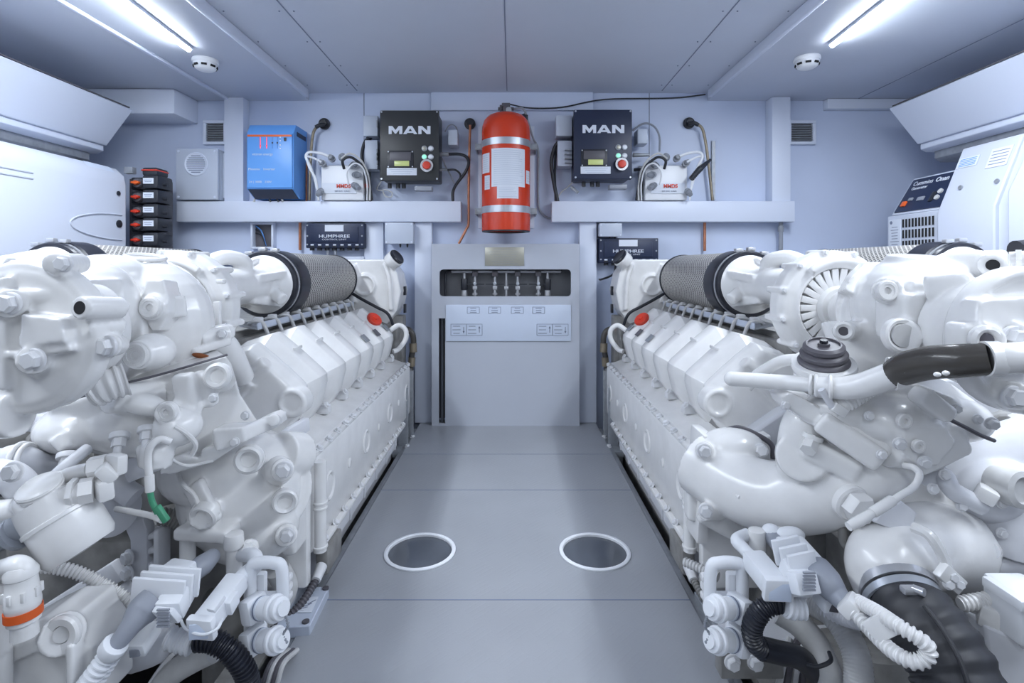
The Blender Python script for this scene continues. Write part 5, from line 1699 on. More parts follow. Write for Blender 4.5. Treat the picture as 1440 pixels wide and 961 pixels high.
build('heater_hose', MB().tube([P(300, 915, 1.12), P(270, 930, 1.12), P(240, 950, 1.12), P(215, 985, 1.12)], .024, seg=18), M['hose'], LE)
build('heater_hose', MB().tube([P(390, 800, 1.40), P(402, 830, 1.42), P(380, 870, 1.4), P(350, 960, 1.4)], .03, seg=18), M['hose'], LE)
build('corrugated_hose', MB().tube([P(408, 760, 1.50), P(400, 800, 1.48), P(402, 840, 1.45)], .024, corr=(.012, .004)), M['paintd'], LE)
for k in range(4):
    build('cable', MB().tube([P(200 + k * 9, 980, 1.2), P(240 + k * 9, 925, 1.25), P(290 + k * 10, 890, 1.3)], .007, seg=8), M['rubg'] if k % 2 else M['hose'], LE)
    build('cable', MB().tube([P(366 + k * 7, 975, 1.2), P(380 + k * 6, 935, 1.22), P(400 + k * 6, 915, 1.3)], .006, seg=8), M['hose'] if k % 2 else M['rubg'], LE)

# (p) sensor bracket with two capped connectors
def sensor_frame(mir, par, Y0=1.12):
    def Q(px, py, Y=Y0):
        if mir: px = mir(px)
        return P(px, py, Y)
    f = MB()
    f.tube([Q(352, 905), Q(352, 840), Q(353, 800), Q(362, 792), Q(385, 792), Q(396, 800), Q(398, 845)], .0125, seg=14)
    f.box(Q(360, 860, Y0 + .03), (.045, .02, .17), bev=.006)
    f.box(Q(372, 844, Y0 + .01), (.055, .02, .03), bev=.004)
    fr = build('sensor_bracket', f, M['white'], par)
    sx = -1 if mir else 1
    for py in (856, 901):
        a0, a1 = Q(350, py, 1.10), Q(384, py, 1.07)
        ax = (a1 - a0).normalized()
        cn = build('capped_connector', MB().bar(a0, a0 + ax * .032, .050, .050, .008).cyl(a0 + ax * .03, a1, .021, seg=28, bev=.002), M['white'], par)
        build('cap', MB().cyl(a1, a1 + ax * .012, .026, seg=28, bev=.003).cyl(a1 + ax * .012, a1 + ax * .026, .022, seg=28, bev=.004).cyl(a1 + ax * .026, a1 + ax * .032, .014, seg=20), M['white'], cn)
        build('printed_tag', MB().lathe(a0 + ax * .033, ax, [(.021, 0), (.0218, 0), (.0218, .013), (.021, .013), (.021, 0)], 28), M['paper'], cn)
        build('print', MB().lathe(a0 + ax * .0375, ax, [(.0219, 0), (.0223, 0), (.0223, .004), (.0219, .004), (.0219, 0)], 28), M['print'], cn)
    build('chain', MB().tube([Q(400, 862, 1.06), Q(405, 880, 1.06), Q(398, 893, 1.06), Q(404, 905, 1.06)], .003, seg=6, corr=(.006, .0012)), M['hoseg'], fr)
    for k in range(3):
        build('clip', MB().box(Q(403, 812 + k * 13, 1.14), (.022, .02, .014), bev=.004), M['bolt'], fr)
sensor_frame(None, LE)
# flat module with a printed label at the deck edge
mod = build('control_module', MB().prism([P(463, 826, 1.55) * 1.0 if 0 else PZ(463, 826, .025), PZ(418, 824, .025), PZ(386, 884, .025), PZ(436, 880, .025)], (0, 0, -.03)), M['box'], LE, bevel=.003)
R_ = Matrix.Rotation(radians(0), 3, 'Z')
build('module_label', MB().prism([PZ(448, 840, .0262), PZ(430, 840, .0262), PZ(418, 862, .0262), PZ(438, 862, .0262)], (0, 0, .001)), M['paper'], mod)
m_ = MB()
for k in range(4):
    m_.prism([PZ(445 - k * 6, 844 + k * 5, .0275), PZ(443 - k * 6, 844 + k * 5, .0275), PZ(432 - k * 4, 850 + k * 3, .0275), PZ(434 - k * 4, 850 + k * 3, .0275)], (0, 0, .0006))
build('print', m_, M['print'], mod)
for px, py in ((458, 829), (430, 876)):
    build('corner_screw', MB().cyl(PZ(px, py, .024), PZ(px, py, .024) + V(0, 0, .005), .009, seg=14), M['rubg'], mod)
build('module_bracket', MB().prism([PZ(452, 835, -.01), PZ(400, 835, -.01), PZ(392, 905, -.01), PZ(430, 900, -.01)], (0, 0, -.05)), M['galv'], LE)
bolt(LE, PZ(404, 905, -.02), V(.2, -.6, .6), .02)

# (r) green tipped sensor lead
build('sensor_lead', MB().tube([P(240, 622, 1.05), P(225, 618, 1.04), P(212, 628, 1.03), P(208, 645, 1.03), P(210, 672, 1.03)], .007, seg=10), PT, LE)
build('sensor_plug', MB().cyl(P(210, 668, 1.03), P(211, 692, 1.03), .0085, seg=14, bev=.002), PT, LE)
build('sensor_lead', MB().tube([P(211, 692, 1.03), P(214, 706, 1.03), P(222, 722, 1.03)], .0055, seg=10), M['greenp'], LE, label='green sleeved lead')
build('sensor_plug', MB().bar(P(220, 712, 1.03), P(235, 734, 1.03), .012, .012, .003), M['greenp'], LE)
build('sensor_lead', MB().tube([P(164, 716, 1.10), P(185, 720, 1.07), P(210, 725, 1.05), P(228, 732, 1.03)], .006, seg=10), PT, LE)
build('corrugated_hose', MB().tube([P(225, 726, 1.30), P(250, 730, 1.32), P(275, 742, 1.34)], .022, corr=(.009, .003)), M['paintd'], LE)

# extra fasteners and seams on the left castings
for (px, py, Y_, rr) in ((262, 640, 1.24, .012), (330, 622, 1.22, .011), (300, 560, 1.16, .010), (345, 585, 1.22, .010)):
    bolt(man, P(px, py, Y_ - .05), V(.05, -1, .15), rr)
build('seam_ridge', MB().tube([P(226, 605, 1.08), P(236, 640, 1.10), P(262, 655, 1.15), P(300, 648, 1.18)], .0035, seg=8), PT, man)
build('filler_rim', MB().torus(P(205, 362, 1.285), V(.15, -.1, 1), .040, .005, 40), PT, body)
build('drain_plug', MB().cyl(P(352, 770, 1.24), P(350, 772, 1.20), .020, seg=20, bev=.003).cyl(P(350, 772, 1.20), P(349, 773, 1.185), .014, seg=6), PT, cor)
build('bleed_pipe', MB().tube([P(246, 600, 1.06), P(262, 610, 1.07), P(275, 625, 1.09), P(270, 640, 1.10)], .005, seg=8), PT, LE)
# ------------------------------------------------------------------ right engine, front end
# (b) turbine body
b = MB()
b.ell(P(1258, 450, 1.28), (.118, .11, .135))
b.cyl(P(1196, 437, 1.45), P(1240, 440, 1.30), .060, .105, seg=56)
b.ell(P(1292, 432, 1.20), (.135, .13, .118))
b.lathe(P(1282, 374, 1.20), (0, -.1, 1), [(0, -.06), (.10, -.06), (.070, -.010), (.052, .012), (.048, .024), (0, .026)], 40)
b.bar(P(1320, 372, 1.18), P(1420, 368, 1.10), .05, .05, .01)
b.cyl(P(1396, 373, 1.10), P(1396, 373, 1.05), .024, seg=20)
b.box(P(1275, 410, 1.12), (.05, .10, .05), bev=.01)
b.box(P(1272, 445, 1.10), (.065, .10, .10), bev=.012)
b.cyl(P(1268, 472, 1.12), P(1268, 472, 1.045), .036, .034, seg=28)
b.bar(P(1248, 470, 1.10), P(1262, 470, 1.08), .03, .03, .008)
b.cyl(P(1250, 408, 1.16), P(1247, 409, 1.09), .028, seg=24)
b.cyl(P(1208, 464, 1.25), P(1186, 466, 1.18), .024, .020, seg=24)
# wedge finger over the disc
b.loft([[P(1186, 408, 1.22), P(1196, 392, 1.22), P(1215, 372, 1.25), P(1232, 372, 1.25), P(1232, 392, 1.25), P(1205, 418, 1.22)],
        [P(1176, 412, 1.32), P(1190, 388, 1.33), P(1210, 368, 1.35), P(1240, 368, 1.35), P(1240, 400, 1.35), P(1200, 424, 1.33)]])
# neck sweeping down
b.cyl(P(1235, 470, 1.26), P(1222, 548, 1.24), .12, .055, seg=40)
body = cast('turbocharger_housing', b, PT, RE, .0045, 5)
plug(body, P(1247, 409, 1.086), V(-.1, -1, .1), .021)
c = P(1268, 472, 1.043)
build('port_ring', MB().lathe(c, (0, -1, .1), [(.023, -.012), (.034, -.012), (.034, .002), (.030, .005), (.024, .002), (.023, -.012)], 32), PT, body)
build('port_shade', MB().cyl(c + V(0, .004, 0), c + V(0, -.006, 0), .0225, seg=24), M['hose'], body)  # grey disc paints the port's shaded hollow on the solid body
build('lug_bore', MB().cyl(P(1396, 373, 1.05), P(1396, 373, 1.046), .011, seg=20), M['dark'], body)
cc = P(1186, 466, 1.178)
build('port_ring', MB().lathe(cc, V(-.45, -1, .1), [(.010, -.01), (.021, -.01), (.021, .003), (.016, .006), (.010, .003), (.010, -.01)], 28), PT, body)
build('lug_bore', MB().cyl(cc, cc + V(-.45, -1, .1).normalized() * .0015, .0102, seg=20), M['rubg'], body)
# hose unions top right
build('hose_union', MB().cyl(P(1420, 366, 1.0), P(1452, 364, .98), .016, seg=14).cyl(P(1428, 366, .99), P(1436, 366, .985), .022, seg=6), PT, RE)
build('hose_union', MB().cyl(P(1428, 352, 1.1), P(1450, 350, 1.1), .02, seg=14), M['rub'], RE)

# (c) drive cover, lower right
Y = .93
c = P(1440, 478, Y)
a = MB()
a.lathe(c, (0, -1, 0), [(0, -.02), (.129, -.02), (.129, .008), (.122, .018), (.112, .020), (.106, .012), (0, .012)], 80)
a.lathe(c, (0, 1, 0), [(0, 0), (.118, 0), (.112, .04), (.105, .08), (.10, .12), (0, .12)], 72)
a.prism([P(1352, 420, Y - .005), P(1430, 415, Y - .01), P(1470, 415, Y - .01), P(1470, 458, Y - .02), P(1350, 458, Y - .015)], (0, -.035, 0))
a.bar(P(1340, 478, Y - .02), P(1460, 478, Y - .02), .06, .05, .008, up=(0, 1, 0))
a.cyl(P(1388, 478, Y - .02), P(1386, 478, Y - .055), .026, seg=24)
a.cyl(P(1426, 477, Y - .02), P(1426, 477, Y - .055), .028, seg=24)
a.bar(P(1300, 405, 1.05), P(1370, 400, 1.0), .05, .05, .01)
a.cyl(P(1425, 558, Y), P(1425, 558, Y - .035), .026, seg=24)
a.bar(P(1425, 530, Y), P(1425, 556, Y), .045, .04, .008)
drive = cast('drive_cover', a, PT, RE, .0045, 4)
bolt(drive, P(1426, 477, Y - .055), FR, .022)
bolt(drive, P(1424, 558, Y - .035), FR, .019)
build('bore_ring', MB().lathe(P(1386, 478, Y - .056), (-.2, -1, 0), [(.011, -.005), (.024, -.005), (.024, .005), (.018, .009), (.011, .004), (.011, -.005)], 28), PT, drive)
build('bore', MB().cyl(P(1386, 478, Y - .057), P(1385.5, 478, Y - .062), .0112, seg=20), M['rubg'], drive)

# (d) grey rubber damper on its white seat
ax = V(-.16, -.30, 1).normalized()
c = P(1158, 517, 1.16)
seat = build('damper_seat', MB().lathe(c - ax * .028, ax, [(0, -.02), (.048, -.02), (.055, -.008), (.052, .0), (.058, .006), (.054, .012), (.060, .020), (.064, .032), (.062, .040), (.054, .042), (0, .042)], 56), PT, RE)
dm = build('rubber_damper', MB().lathe(c + ax * .005, ax, [(0, 0), (.046, 0), (.050, .005), (.051, .012), (.048, .017), (.043, .019), (.046, .023), (.0465, .030), (.043, .034), (.038, .036), (.041, .040), (.040, .047), (.034, .052), (.031, .052), (.030, .048), (.012, .048), (.011, .054), (0, .054)], 56), M['rubg'], RE, label='grey rubber damper')
build('damper_stud', MB().cyl(c + ax * .056, c + ax * .066, .008, seg=6), M['blk'], dm)

# (e,f) coolant pipe with dark rubber joint
Yp = 1.03
p1 = build('coolant_pipe', MB().tube([P(1028, 533, 1.22), P(1060, 535, 1.20), P(1100, 538, 1.17), P(1140, 541, 1.13), P(1165, 544, 1.10)], .0165, seg=20), PT, RE)
build('pipe_end', MB().ell(P(1029, 533, 1.22), (.017, .017, .0165)), PT, p1)
p2 = build('coolant_elbow', MB().tube([P(1150, 543, 1.11), P(1180, 546, 1.08), P(1210, 543, 1.05), P(1240, 533, 1.02), P(1264, 524, .995)], [.021, .023, .024, .024, .024], seg=24), PT, RE)
for px, py, rr in ((1140, 541, .021), (1148, 542, .023), (1168, 545, .025)):
    build('bead', MB().torus(P(px, py, 1.125 - (px - 1140) * .0014), V(1, -.6, 0), rr - .002, .004, 32), PT, p2)
jt = build('rubber_joint', MB().tube([P(1262, 525, 1.00), P(1278, 517, .97), P(1310, 510, .93), P(1345, 508, .89), P(1392, 505, .86)], [.027, .029, .029, .028, .026], seg=28), M['dkhose'], RE, label='dark brown rubber joint')
for (px, py, Y_, rr) in ((1262, 525, 1.00, .031), (1394, 505, .86, .0285)):
    d_ = V(1, -.35, .2) if px < 1300 else V(1, -.2, .03)
    build('hose_clamp', MB().lathe(P(px, py, Y_), d_, [(rr - .004, -.010), (rr, -.010), (rr, .010), (rr - .004, .010), (rr - .004, -.010)], 36), PT, jt)
for k, (px, py) in enumerate(((1280, 514), (1276, 524), (1284, 526), (1281, 519), (1318, 527), (1330, 525))):
    build('paint_chip', MB().ell(P(px, py, .930 + (1310 - px) * .0006 if px < 1300 else .862), (.006, .004, .004)), PT, jt)
build('coolant_pipe', MB().tube([P(1392, 505, .86), P(1420, 504, .85), P(1480, 502, .84)], .0250, seg=24), PT, RE)
build('bypass_pipe', MB().tube([P(1050, 545, 1.32), P(1065, 528, 1.31), P(1085, 515, 1.28), P(1105, 507, 1.25), P(1140, 506, 1.20)], .0135, seg=18), PT, RE)
build('valve_stud', MB().cyl(P(1155, 548, 1.08), P(1170, 572, 1.08), .007, seg=12), PT2, RE)
# threaded stub under the pipe
build('corrugated_stub', MB().tube([P(1170, 574, 1.10), P(1190, 565, 1.09), P(1222, 545, 1.09)], .020, corr=(.008, .002)), PT, RE)
build('hose_clip', MB().bar(P(1170, 570, 1.08), P(1188, 582, 1.08), .02, .02, .004), PT, RE)

# (h) upper manifold casting
w = MB()
top = [P(1085, 545, 1.26), P(1130, 555, 1.20), P(1200, 560, 1.14), P(1240, 545, 1.10), P(1290, 540, 1.08), P(1340, 560, 1.08), P(1385, 592, 1.10), P(1380, 605, 1.10), P(1320, 615, 1.10), P(1240, 615, 1.12), P(1170, 605, 1.16), P(1110, 585, 1.24)]
w.loft([[p + V(.11, .14, 0) for p in top], top])
w.ell(P(1260, 590, 1.12), (.10, .07, .055))
w.ell(P(1345, 590, 1.12), (.065, .06, .045))
w.box(P(1310, 568, 1.04), (.075, .05, .035), Matrix.Rotation(radians(38), 3, 'Y'), .010)
w.ell(P(1190, 575, 1.16), (.08, .07, .05))
w.cyl(P(1240, 625, 1.10), P(1300, 622, 1.12), .045, .06, seg=24)
w.box(P(1305, 625, 1.10), (.12, .08, .07), Matrix.Rotation(radians(-25), 3, 'Y'), .012)
w.prism([P(1270, 600, 1.05), P(1330, 600, 1.05), P(1345, 625, 1.05), P(1320, 655, 1.05), P(1290, 655, 1.05), P(1270, 640, 1.05)], (0, .06, 0))
w.ell(P(1268, 622, 1.08), (.03, .03, .02))
man = cast('exhaust_manifold', w, PT, RE, .0045, 5)
plug(man, P(1272, 592, 1.045), FR, .015)
plug(man, P(1292, 628, 1.042), FR, .013)
for (px, py) in ((1265, 624), (1300, 650), (1395, 596)):
    bolt(man, P(px, py, 1.045), V(-.2, -1, -.2), .013)
build('dark_joint', MB().tube([P(1335, 590, 1.04), P(1355, 600, 1.04), P(1378, 612, 1.04), P(1398, 620, 1.05)], .004, seg=8), M['rubg'], man)
# arm crossing to the intake
g = MB()
lo = [P(1098, 558, 1.16), P(1112, 552, 1.15), P(1160, 575, 1.13), P(1168, 585, 1.13), P(1160, 602, 1.13), P(1140, 598, 1.15), P(1105, 572, 1.16)]
g.loft([[p + V(0, .06, 0) for p in lo], lo])
g.bar(P(1152, 590, 1.13), P(1240, 650, 1.08), .035, .05, .008)
g.bar(P(1190, 590, 1.12), P(1250, 640, 1.09), .03, .05, .008)
cast('lifting_arm', g, PT, RE, .0038, 4)

# (g) big swept intake elbow
h = MB()
h.tube([P(985, 650, 1.46), P(1015, 670, 1.40), P(1060, 693, 1.32), P(1110, 700, 1.26), P(1160, 692, 1.20), P(1215, 668, 1.16), P(1262, 640, 1.15)], [.088, .086, .084, .082, .078, .072, .060], seg=40)
h.tube([P(1132, 690, 1.24), P(1128, 650, 1.22), P(1130, 605, 1.20), P(1140, 580, 1.20)], [.055, .055, .048, .040], seg=32)
h.bar(P(1130, 625, 1.17), P(1210, 665, 1.12), .055, .05, .012)
h.cyl(P(1130, 642, 1.22), P(1128, 642, 1.16), .060, .052, seg=32)
h.bar(P(1080, 745, 1.27), P(1200, 700, 1.16), .008, .05, .002)
h.cyl(P(992, 634, 1.40), P(990, 634, 1.36), .022, seg=20)
h.cyl(P(1012, 720, 1.36), P(990, 720, 1.33), .022, seg=20)
h.cyl(P(1192, 700, 1.16), P(1196, 706, 1.11), .040, .036, seg=24)
h.bar(P(980, 640, 1.46), P(980, 730, 1.46), .06, .05, .01)
h.ell(P(1030, 625, 1.42), (.08, .07, .04))
h.bar(P(985, 720, 1.38), P(1040, 750, 1.38), .03, .05, .008)
ie = cast('intake_elbow', h, PT, RE, .0048, 5)
bolt(ie, P(990, 634, 1.355), FR, .018)
bolt(ie, P(993, 719, 1.325), V(-.3, -1, 0), .018)
bolt(ie, P(1070, 634, 1.36), V(-.2, -1, .3), .018)
pc = P(1198, 708, 1.105)
build('hex_plug', MB().lathe(pc, V(.12, -1, -.18), [(0, -.01), (.038, -.01), (.038, .004), (.034, .008), (0, .008)], 32).lathe(pc + V(.002, -.008, 0), V(.12, -1, -.18), [(0, 0), (.032, 0), (.032, .022), (.029, .026), (0, .026)], 6), PT, ie)
build('hex_plug', MB().cyl(P(1142, 618, 1.15), P(1136, 634, 1.13), .016, seg=6).cyl(P(1144, 612, 1.15), P(1142, 618, 1.15), .020, seg=20), PT, ie)
build('rubber_gasket', MB().tube([P(1020, 605, 1.46), P(1040, 602, 1.46), P(1065, 612, 1.44), P(1085, 626, 1.42), P(1087, 645, 1.40)], .007, seg=8), M['rubg'], ie)

# (i) large sloping tank and tube at the lower right
t_ = MB()
t_.tube([P(1322, 712, 1.24), P(1375, 690, 1.22), P(1485, 652, 1.18)], [.10, .115, .12], seg=40)
t_.ell(P(1400, 690, 1.14), (.09, .06, .06), Matrix.Rotation(radians(-25), 3, 'Y'))
tk = cast('heat_exchanger', t_, PT2, RE, .006, 4)
build('tank_port', MB().lathe(P(1438, 690, 1.05), V(.2, -1, .1), [(0, -.05), (.036, -.05), (.036, .0), (.026, .004), (.024, -.004), (0, -.004)], 32), M['hose'], tk)
cr = build('clamp_ring', MB().tube([P(1298, 672, 1.13), P(1325, 668, 1.10), P(1340, 690, 1.08), P(1380, 712, 1.08)], .018, seg=12), PT2, RE)
for px, py in ((1328, 668), (1312, 688), (1352, 712), (1376, 712), (1408, 708)):
    bolt(cr, P(px, py, 1.075), V(-.1, -1, .2), .011)
build('clamp_lug', MB().bar(P(1372, 688, 1.08), P(1402, 704, 1.06), .035, .03, .006), PT, RE)
build('end_plate', MB().cyl(P(1432, 728, 1.13), P(1430, 728, 1.09), .085, seg=56, bev=.004), PT2, RE)
for px, py in ((1408, 750), (1425, 680)):
    bolt(RE, P(px, py, 1.088), FR, .011)

# (j) raw water elbow, strap and fat black ribbed hose
e = MB()
e.tube([P(1345, 770, 1.14), P(1310, 765, 1.12), P(1275, 775, 1.09), P(1250, 795, 1.06), P(1252, 818, 1.04), P(1262, 832, 1.02)], [.085, .082, .080, .076, .070, .066], seg=40)
e.tube([P(1290, 715, 1.20), P(1340, 735, 1.20), P(1385, 760, 1.20)], [.07, .09, .07], seg=32)
e.cyl(P(1378, 772, 1.12), P(1392, 775, 1.08), .024, seg=20)
we = cast('water_elbow', e, PT, RE, .005, 5)
build('bolt_end', MB().cyl(P(1392, 775, 1.078), P(1394, 775, 1.066), .014, seg=20), M['steel'], we)
build('strap', MB().tube([P(1285, 742, 1.02), P(1306, 752, .995), P(1322, 775, .985), P(1332, 800, .985), P(1345, 828, .99)], .010, seg=8).bar(P(1322, 800, .975), P(1350, 826, .98), .016, .03, .003), PT, we)
for px, py in ((1340, 812), (1334, 822), (1348, 822)):
    bolt(we, P(px, py, .972), V(-.1, -1, .2), .010)
c0, c1 = P(1262, 830, 1.02), P(1272, 850, .995)
ax = (c1 - c0).normalized()
rb = build('ribbed_hose', MB().tube([c1 - ax * .01, P(1290, 868, .965), P(1318, 905, .93), P(1342, 950, .90), P(1360, 1010, .87)], [.063, .067, .069, .069, .069], seg=48, corr=(.024, .004)), M['rubm'], RE, label='fat black ribbed hose')
build('ridge_seam', MB().tube([P(1300, 852, .905), P(1325, 885, .875), P(1350, 930, .845), P(1366, 980, .82)], .004, seg=8), M['rubm'], rb)
for off, w_, mt in ((-.012, .020, 'steel'), (.014, .014, 'strap')):
    build('hose_clamp', MB().lathe(c0 + ax * (off + .004), ax, [(.063, 0), (.0685, 0), (.0685, w_), (.063, w_), (.063, 0)], 56), M[mt], rb)
build('clamp_screw', MB().cyl(P(1284, 828, .945), P(1300, 834, .93), .007, seg=10).box(P(1280, 830, .945), (.03, .016, .012), bev=.003), M['steel'], rb)
build('black_lip', MB().torus(c0 - ax * .016, ax, .066, .004, 56), M['blk'], rb)
# corrugated lead crossing to a white box at the right edge
build('corrugated_hose', MB().tube([P(1350, 850, 1.0), P(1380, 845, 1.0), P(1412, 838, 1.0)], .014, corr=(.009, .003)), PT, RE)
build('coolant_tube', MB().tube([P(1360, 820, 1.14), P(1385, 803, 1.12), P(1415, 795, 1.10), P(1480, 800, 1.08)], .022, seg=18), PT2, RE)
bx = build('white_module', MB().box(P(1436, 856, .97), (.075, .08, .09), bev=.008).box(P(1442, 835, .96), (.09, .08, .02), bev=.004), M['white'], RE)
build('module_ledge', MB().prism([P(1385, 880, .98), P(1420, 895, .96), P(1470, 940, .93), P(1480, 1010, .92), P(1400, 1010, .95), P(1392, 930, .97)], (0, .05, 0)), PT2, RE, bevel=.004)
build('module_arm', MB().bar(P(1375, 860, 1.0), P(1410, 875, .98), .03, .04, .006), PT, RE)

# (s) lead with sleeve crossing the elbow
build('sensor_lead', MB().tube([P(1272, 655, 1.06), P(1285, 658, 1.04), P(1293, 668, 1.03), P(1285, 685, 1.02), P(1262, 700, 1.0), P(1248, 712, .995)], .0065, seg=12), PT, RE)
build('sensor_sleeve', MB().cyl(P(1256, 703, .998), P(1226, 722, .985), .0095, seg=16, bev=.003), PT, RE)
build('sensor_lead', MB().tube([P(1226, 722, .985), P(1210, 732, .98), P(1193, 741, .975)], [.008, .010, .008], seg=12), PT, RE)
build('switch_plate', MB().prism([P(1228, 735, 1.06), P(1245, 716, 1.06), P(1268, 705, 1.06), P(1290, 722, 1.05), P(1285, 742, 1.05), P(1255, 745, 1.05)], (0, .02, 0)), PT2, RE, bevel=.003)
build('thin_pipe', MB().tube([P(1184, 740, 1.15), P(1188, 765, 1.15), P(1205, 775, 1.15), P(1216, 790, 1.15)], .009, seg=12), M['paintd'], RE)

for (p, Y_, r_) in (((1350, 618), 1.30, .03), ((1385, 612), 1.28, .035), ((1415, 600), 1.26, .03), ((1325, 640), 1.30, .025)):
    build('recessed_fitting', MB().cyl(P(*p, Y_), P(*p, Y_ - .05), r_, r_ * .8, seg=12, bev=.004), M['paintd'], RE)
for (p, Y_, r_) in (((20, 615), 1.34, .04), ((60, 622), 1.32, .035), ((110, 650), 1.32, .03), ((30, 740), 1.3, .04)):
    build('recessed_fitting', MB().cyl(P(*p, Y_), P(*p, Y_ - .05), r_, r_ * .8, seg=12, bev=.004), M['paintd'], LE)
build('recessed_pipe', MB().tube([P(1325, 655, 1.28), P(1360, 640, 1.28), P(1400, 632, 1.28), P(1450, 600, 1.28)], .016, seg=12), M['paintd'], RE)
# flange plates and seams
fp = build('elbow_flange', MB().bar(P(988, 605, 1.47), P(978, 752, 1.47), .03, .11, .006), PT, RE)
for py in (668, 700):
    bolt(fp, P(985, py, 1.43), FR, .010)
build('casting_ridge', MB().tube([P(1075, 742, 1.235), P(1120, 740, 1.19), P(1160, 728, 1.15), P(1186, 714, 1.12)], .005, seg=8), PT, ie)
build('bore_ring', MB().lathe(P(1040, 700, 1.262), V(.3, -1, -.1), [(0, -.01), (.004, -.01), (.004, 0), (0, 0)], 12), PT, ie)
for (px, py, Y_) in ((1105, 570, 1.16), (1222, 585, 1.075), (1345, 575, 1.045), (1375, 590, 1.06), (1240, 640, 1.06)):
    bolt(man, P(px, py, Y_), V(-.1, -1, .1), .010)
# background masses low at the front
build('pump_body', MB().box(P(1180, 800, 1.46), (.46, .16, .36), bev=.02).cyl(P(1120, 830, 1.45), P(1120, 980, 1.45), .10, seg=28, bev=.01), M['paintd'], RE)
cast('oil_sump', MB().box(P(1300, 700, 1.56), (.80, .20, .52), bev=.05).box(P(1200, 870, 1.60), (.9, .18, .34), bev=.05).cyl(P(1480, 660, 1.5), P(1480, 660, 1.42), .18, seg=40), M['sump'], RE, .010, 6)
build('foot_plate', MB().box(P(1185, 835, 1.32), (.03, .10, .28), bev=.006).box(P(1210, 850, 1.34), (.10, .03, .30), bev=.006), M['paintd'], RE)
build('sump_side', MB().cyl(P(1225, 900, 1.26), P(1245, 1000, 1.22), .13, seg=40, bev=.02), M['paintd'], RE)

# wiring plugs, mirrored side of the engine
MX = lambda px: 1380 - px
def mirror_wire(par):
    Q = P
    w1 = build('plug_housing', MB().bar(Q(1145, 812, 1.03), Q(1108, 768, 1.12), .060, .050, .006), M['white'], par)
    for k in range(3):
        build('cable_tie', MB().bar(Q(1088 + k * 11, 778 + k * 11, 1.06 - k * .02), Q(1126 + k * 11, 770 + k * 11, 1.06 - k * .02), .008, .050, .002), M['white'], w1)
    mp = build('multi_plug', MB().bar(Q(1130, 832, 1.0), Q(1112, 792, 1.05), .046, .044, .005).bar(Q(1134, 836, .985), Q(1126, 804, 1.0), .044, .030, .003), M['white'], par)
    for k in range(6):
        build('pin_slot', MB().box(Q(1138, 806 + k * 4.8, .965), (.022, .004, .003)), M['cond'], mp)
    build('grey_sleeve', MB().tube([Q(1148, 805, 1.03), Q(1163, 820, 1.0), Q(1178, 838, .98), Q(1190, 852, .96)], [.031, .028, .020, .015], seg=20), M['cond'], par)
    build('grey_sleeve', MB().tube([Q(1082, 752, 1.18), Q(1092, 762, 1.16), Q(1100, 774, 1.13)], .018, seg=16), M['cond'], par)
    build('lever_plug', MB().bar(Q(1095, 830, 1.02), Q(1058, 785, 1.12), .046, .038, .006), M['white'], par)
    e_ = build('open_plug', MB().bar(Q(1097, 833, 1.005), Q(1092, 824, 1.02), .056, .048, .004), M['white'], par)
    build('plug_recess', MB().bar(Q(1097.5, 834, 1.003), Q(1097, 833, 1.005), .040, .034, .003), M['panelw'], e_)
    build('plug_lead', MB().tube([Q(1058, 785, 1.12), Q(1046, 772, 1.14), Q(1036, 760, 1.16), Q(1050, 752, 1.2)], .013, seg=14), M['white'], par)
    build('open_plug', MB().bar(Q(1172, 855, 1.0), Q(1152, 832, 1.04), .034, .030, .006), M['white'], par)
    build('plug_recess', MB().bar(Q(1172.5, 856, .998), Q(1172, 855, 1.0), .016, .016, .002), M['rubg'], par)
    build('connector_cap', MB().ell(Q(1085, 748, 1.18), (.02, .02, .016)).ell(Q(1112, 752, 1.16), (.03, .02, .016)), M['white'], par)
mirror_wire(RE)
sensor_frame(lambda px: 1396 - px, RE, 1.12)
cc_ = build('corrugated_conduit', MB().tube([P(1192, 850, .95), P(1218, 880, .91), P(1245, 908, .87), P(1265, 923, .845), P(1285, 931, .83), P(1302, 926, .825), P(1305, 911, .825), P(1290, 897, .83), P(1262, 880, .85), P(1235, 862, .89), P(1206, 846, .95)], .0125, corr=(.008, .003)), PT, RE)
build('conduit_collar', MB().bar(P(1186, 842, .955), P(1206, 862, .94), .04, .034, .006), PT, cc_)
build('conduit_clip', MB().bar(P(1224, 890, .885), P(1252, 876, .865), .012, .034, .003), PT, cc_)
build('corrugated_hose', MB().tube([P(1105, 848, 1.04), P(1085, 850, 1.04), P(1068, 862, 1.04), P(1058, 882, 1.05), P(1060, 902, 1.06), P(1072, 914, 1.07)], .020, corr=(.008, .0035)), M['rub'], RE, label='black corrugated hose')
build('hose_tail', MB().tube([P(1070, 912, 1.07), P(1095, 918, 1.08), P(1125, 926, 1.10), P(1150, 950, 1.12)], .022, seg=20), M['rub'], RE)
build('corrugated_collar', MB().tube([P(1102, 850, 1.03), P(1115, 853, 1.03), P(1128, 853, 1.03)], .024, corr=(.010, .003)), M['white'], RE)
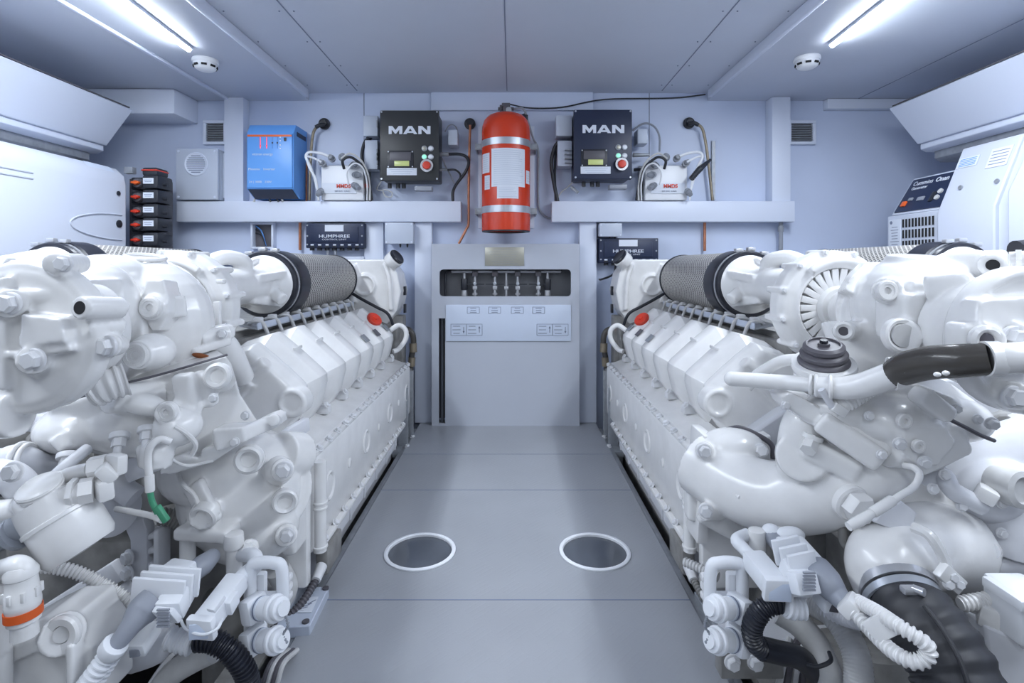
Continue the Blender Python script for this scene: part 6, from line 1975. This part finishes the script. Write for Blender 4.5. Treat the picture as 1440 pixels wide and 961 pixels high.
build('heater_hose', MB().tube([P(1095, 860, 1.16), P(1125, 880, 1.14), P(1150, 910, 1.12), P(1165, 950, 1.10), P(1170, 1000, 1.09)], .026, seg=20), M['hose'], RE)
build('braided_hose', MB().tube([P(1145, 850, 1.16), P(1170, 865, 1.12), P(1195, 900, 1.08), P(1207, 940, 1.05), P(1205, 1000, 1.03)], .026, seg=20, corr=(.006, .001)), M['hose'], RE)
build('corrugated_hose', MB().tube([P(1130, 842, 1.18), P(1160, 862, 1.12), P(1200, 876, 1.06), P(1230, 878, 1.0)], .012, corr=(.008, .002)), PT2, RE)
build('hose_tie', MB().tube([P(1134, 935, 1.06), P(1150, 938, 1.05), P(1168, 930, 1.05), P(1166, 918, 1.07)], .004, seg=8), M['blk'], RE)
build('bracket_shelf', MB().prism([PZ(1005, 880, .03), PZ(1060, 850, .03), PZ(1200, 850, .03), PZ(1190, 900, .03), PZ(1022, 900, .03)], (0, 0, -.03)), PT2, RE, bevel=.003)
mp_ = build('mount_plate', MB().box(P(1053, 928, 1.20), (.14, .04, .06), bev=.004), M['paintd'], RE)
for px in (1030, 1062):
    bolt(mp_, P(px, 932, 1.178), FR, .018)
build('side_plate', MB().prism([PZ(976, 832, .012), PZ(1000, 830, .012), PZ(1050, 905, .012), PZ(1016, 900, .012)], (0, 0, -.04)), M['galv'], RE, bevel=.002)
build('stand_pipe', MB().cyl(P(1066, 790, 1.18), P(1064, 745, 1.18), .018, seg=20, bev=.003), PT, RE)
build('corrugated_hose', MB().tube([P(962, 790, 1.36), P(985, 800, 1.33), P(1010, 812, 1.30)], .012, corr=(.008, .0025)), M['hose'], RE)
for k in range(4):
    build('cable', MB().tube([P(1090 + k * 12, 990, 1.2), P(1100 + k * 10, 940, 1.22), P(1110 + k * 12, 900, 1.3)], .008, seg=8), M['rubg'] if k % 2 else M['hose'], RE)
    build('cable', MB().tube([P(1195 + k * 9, 745, 1.30), P(1200 + k * 10, 790, 1.30), P(1195 + k * 8, 840, 1.3)], .007, seg=8), M['paintd'], RE)
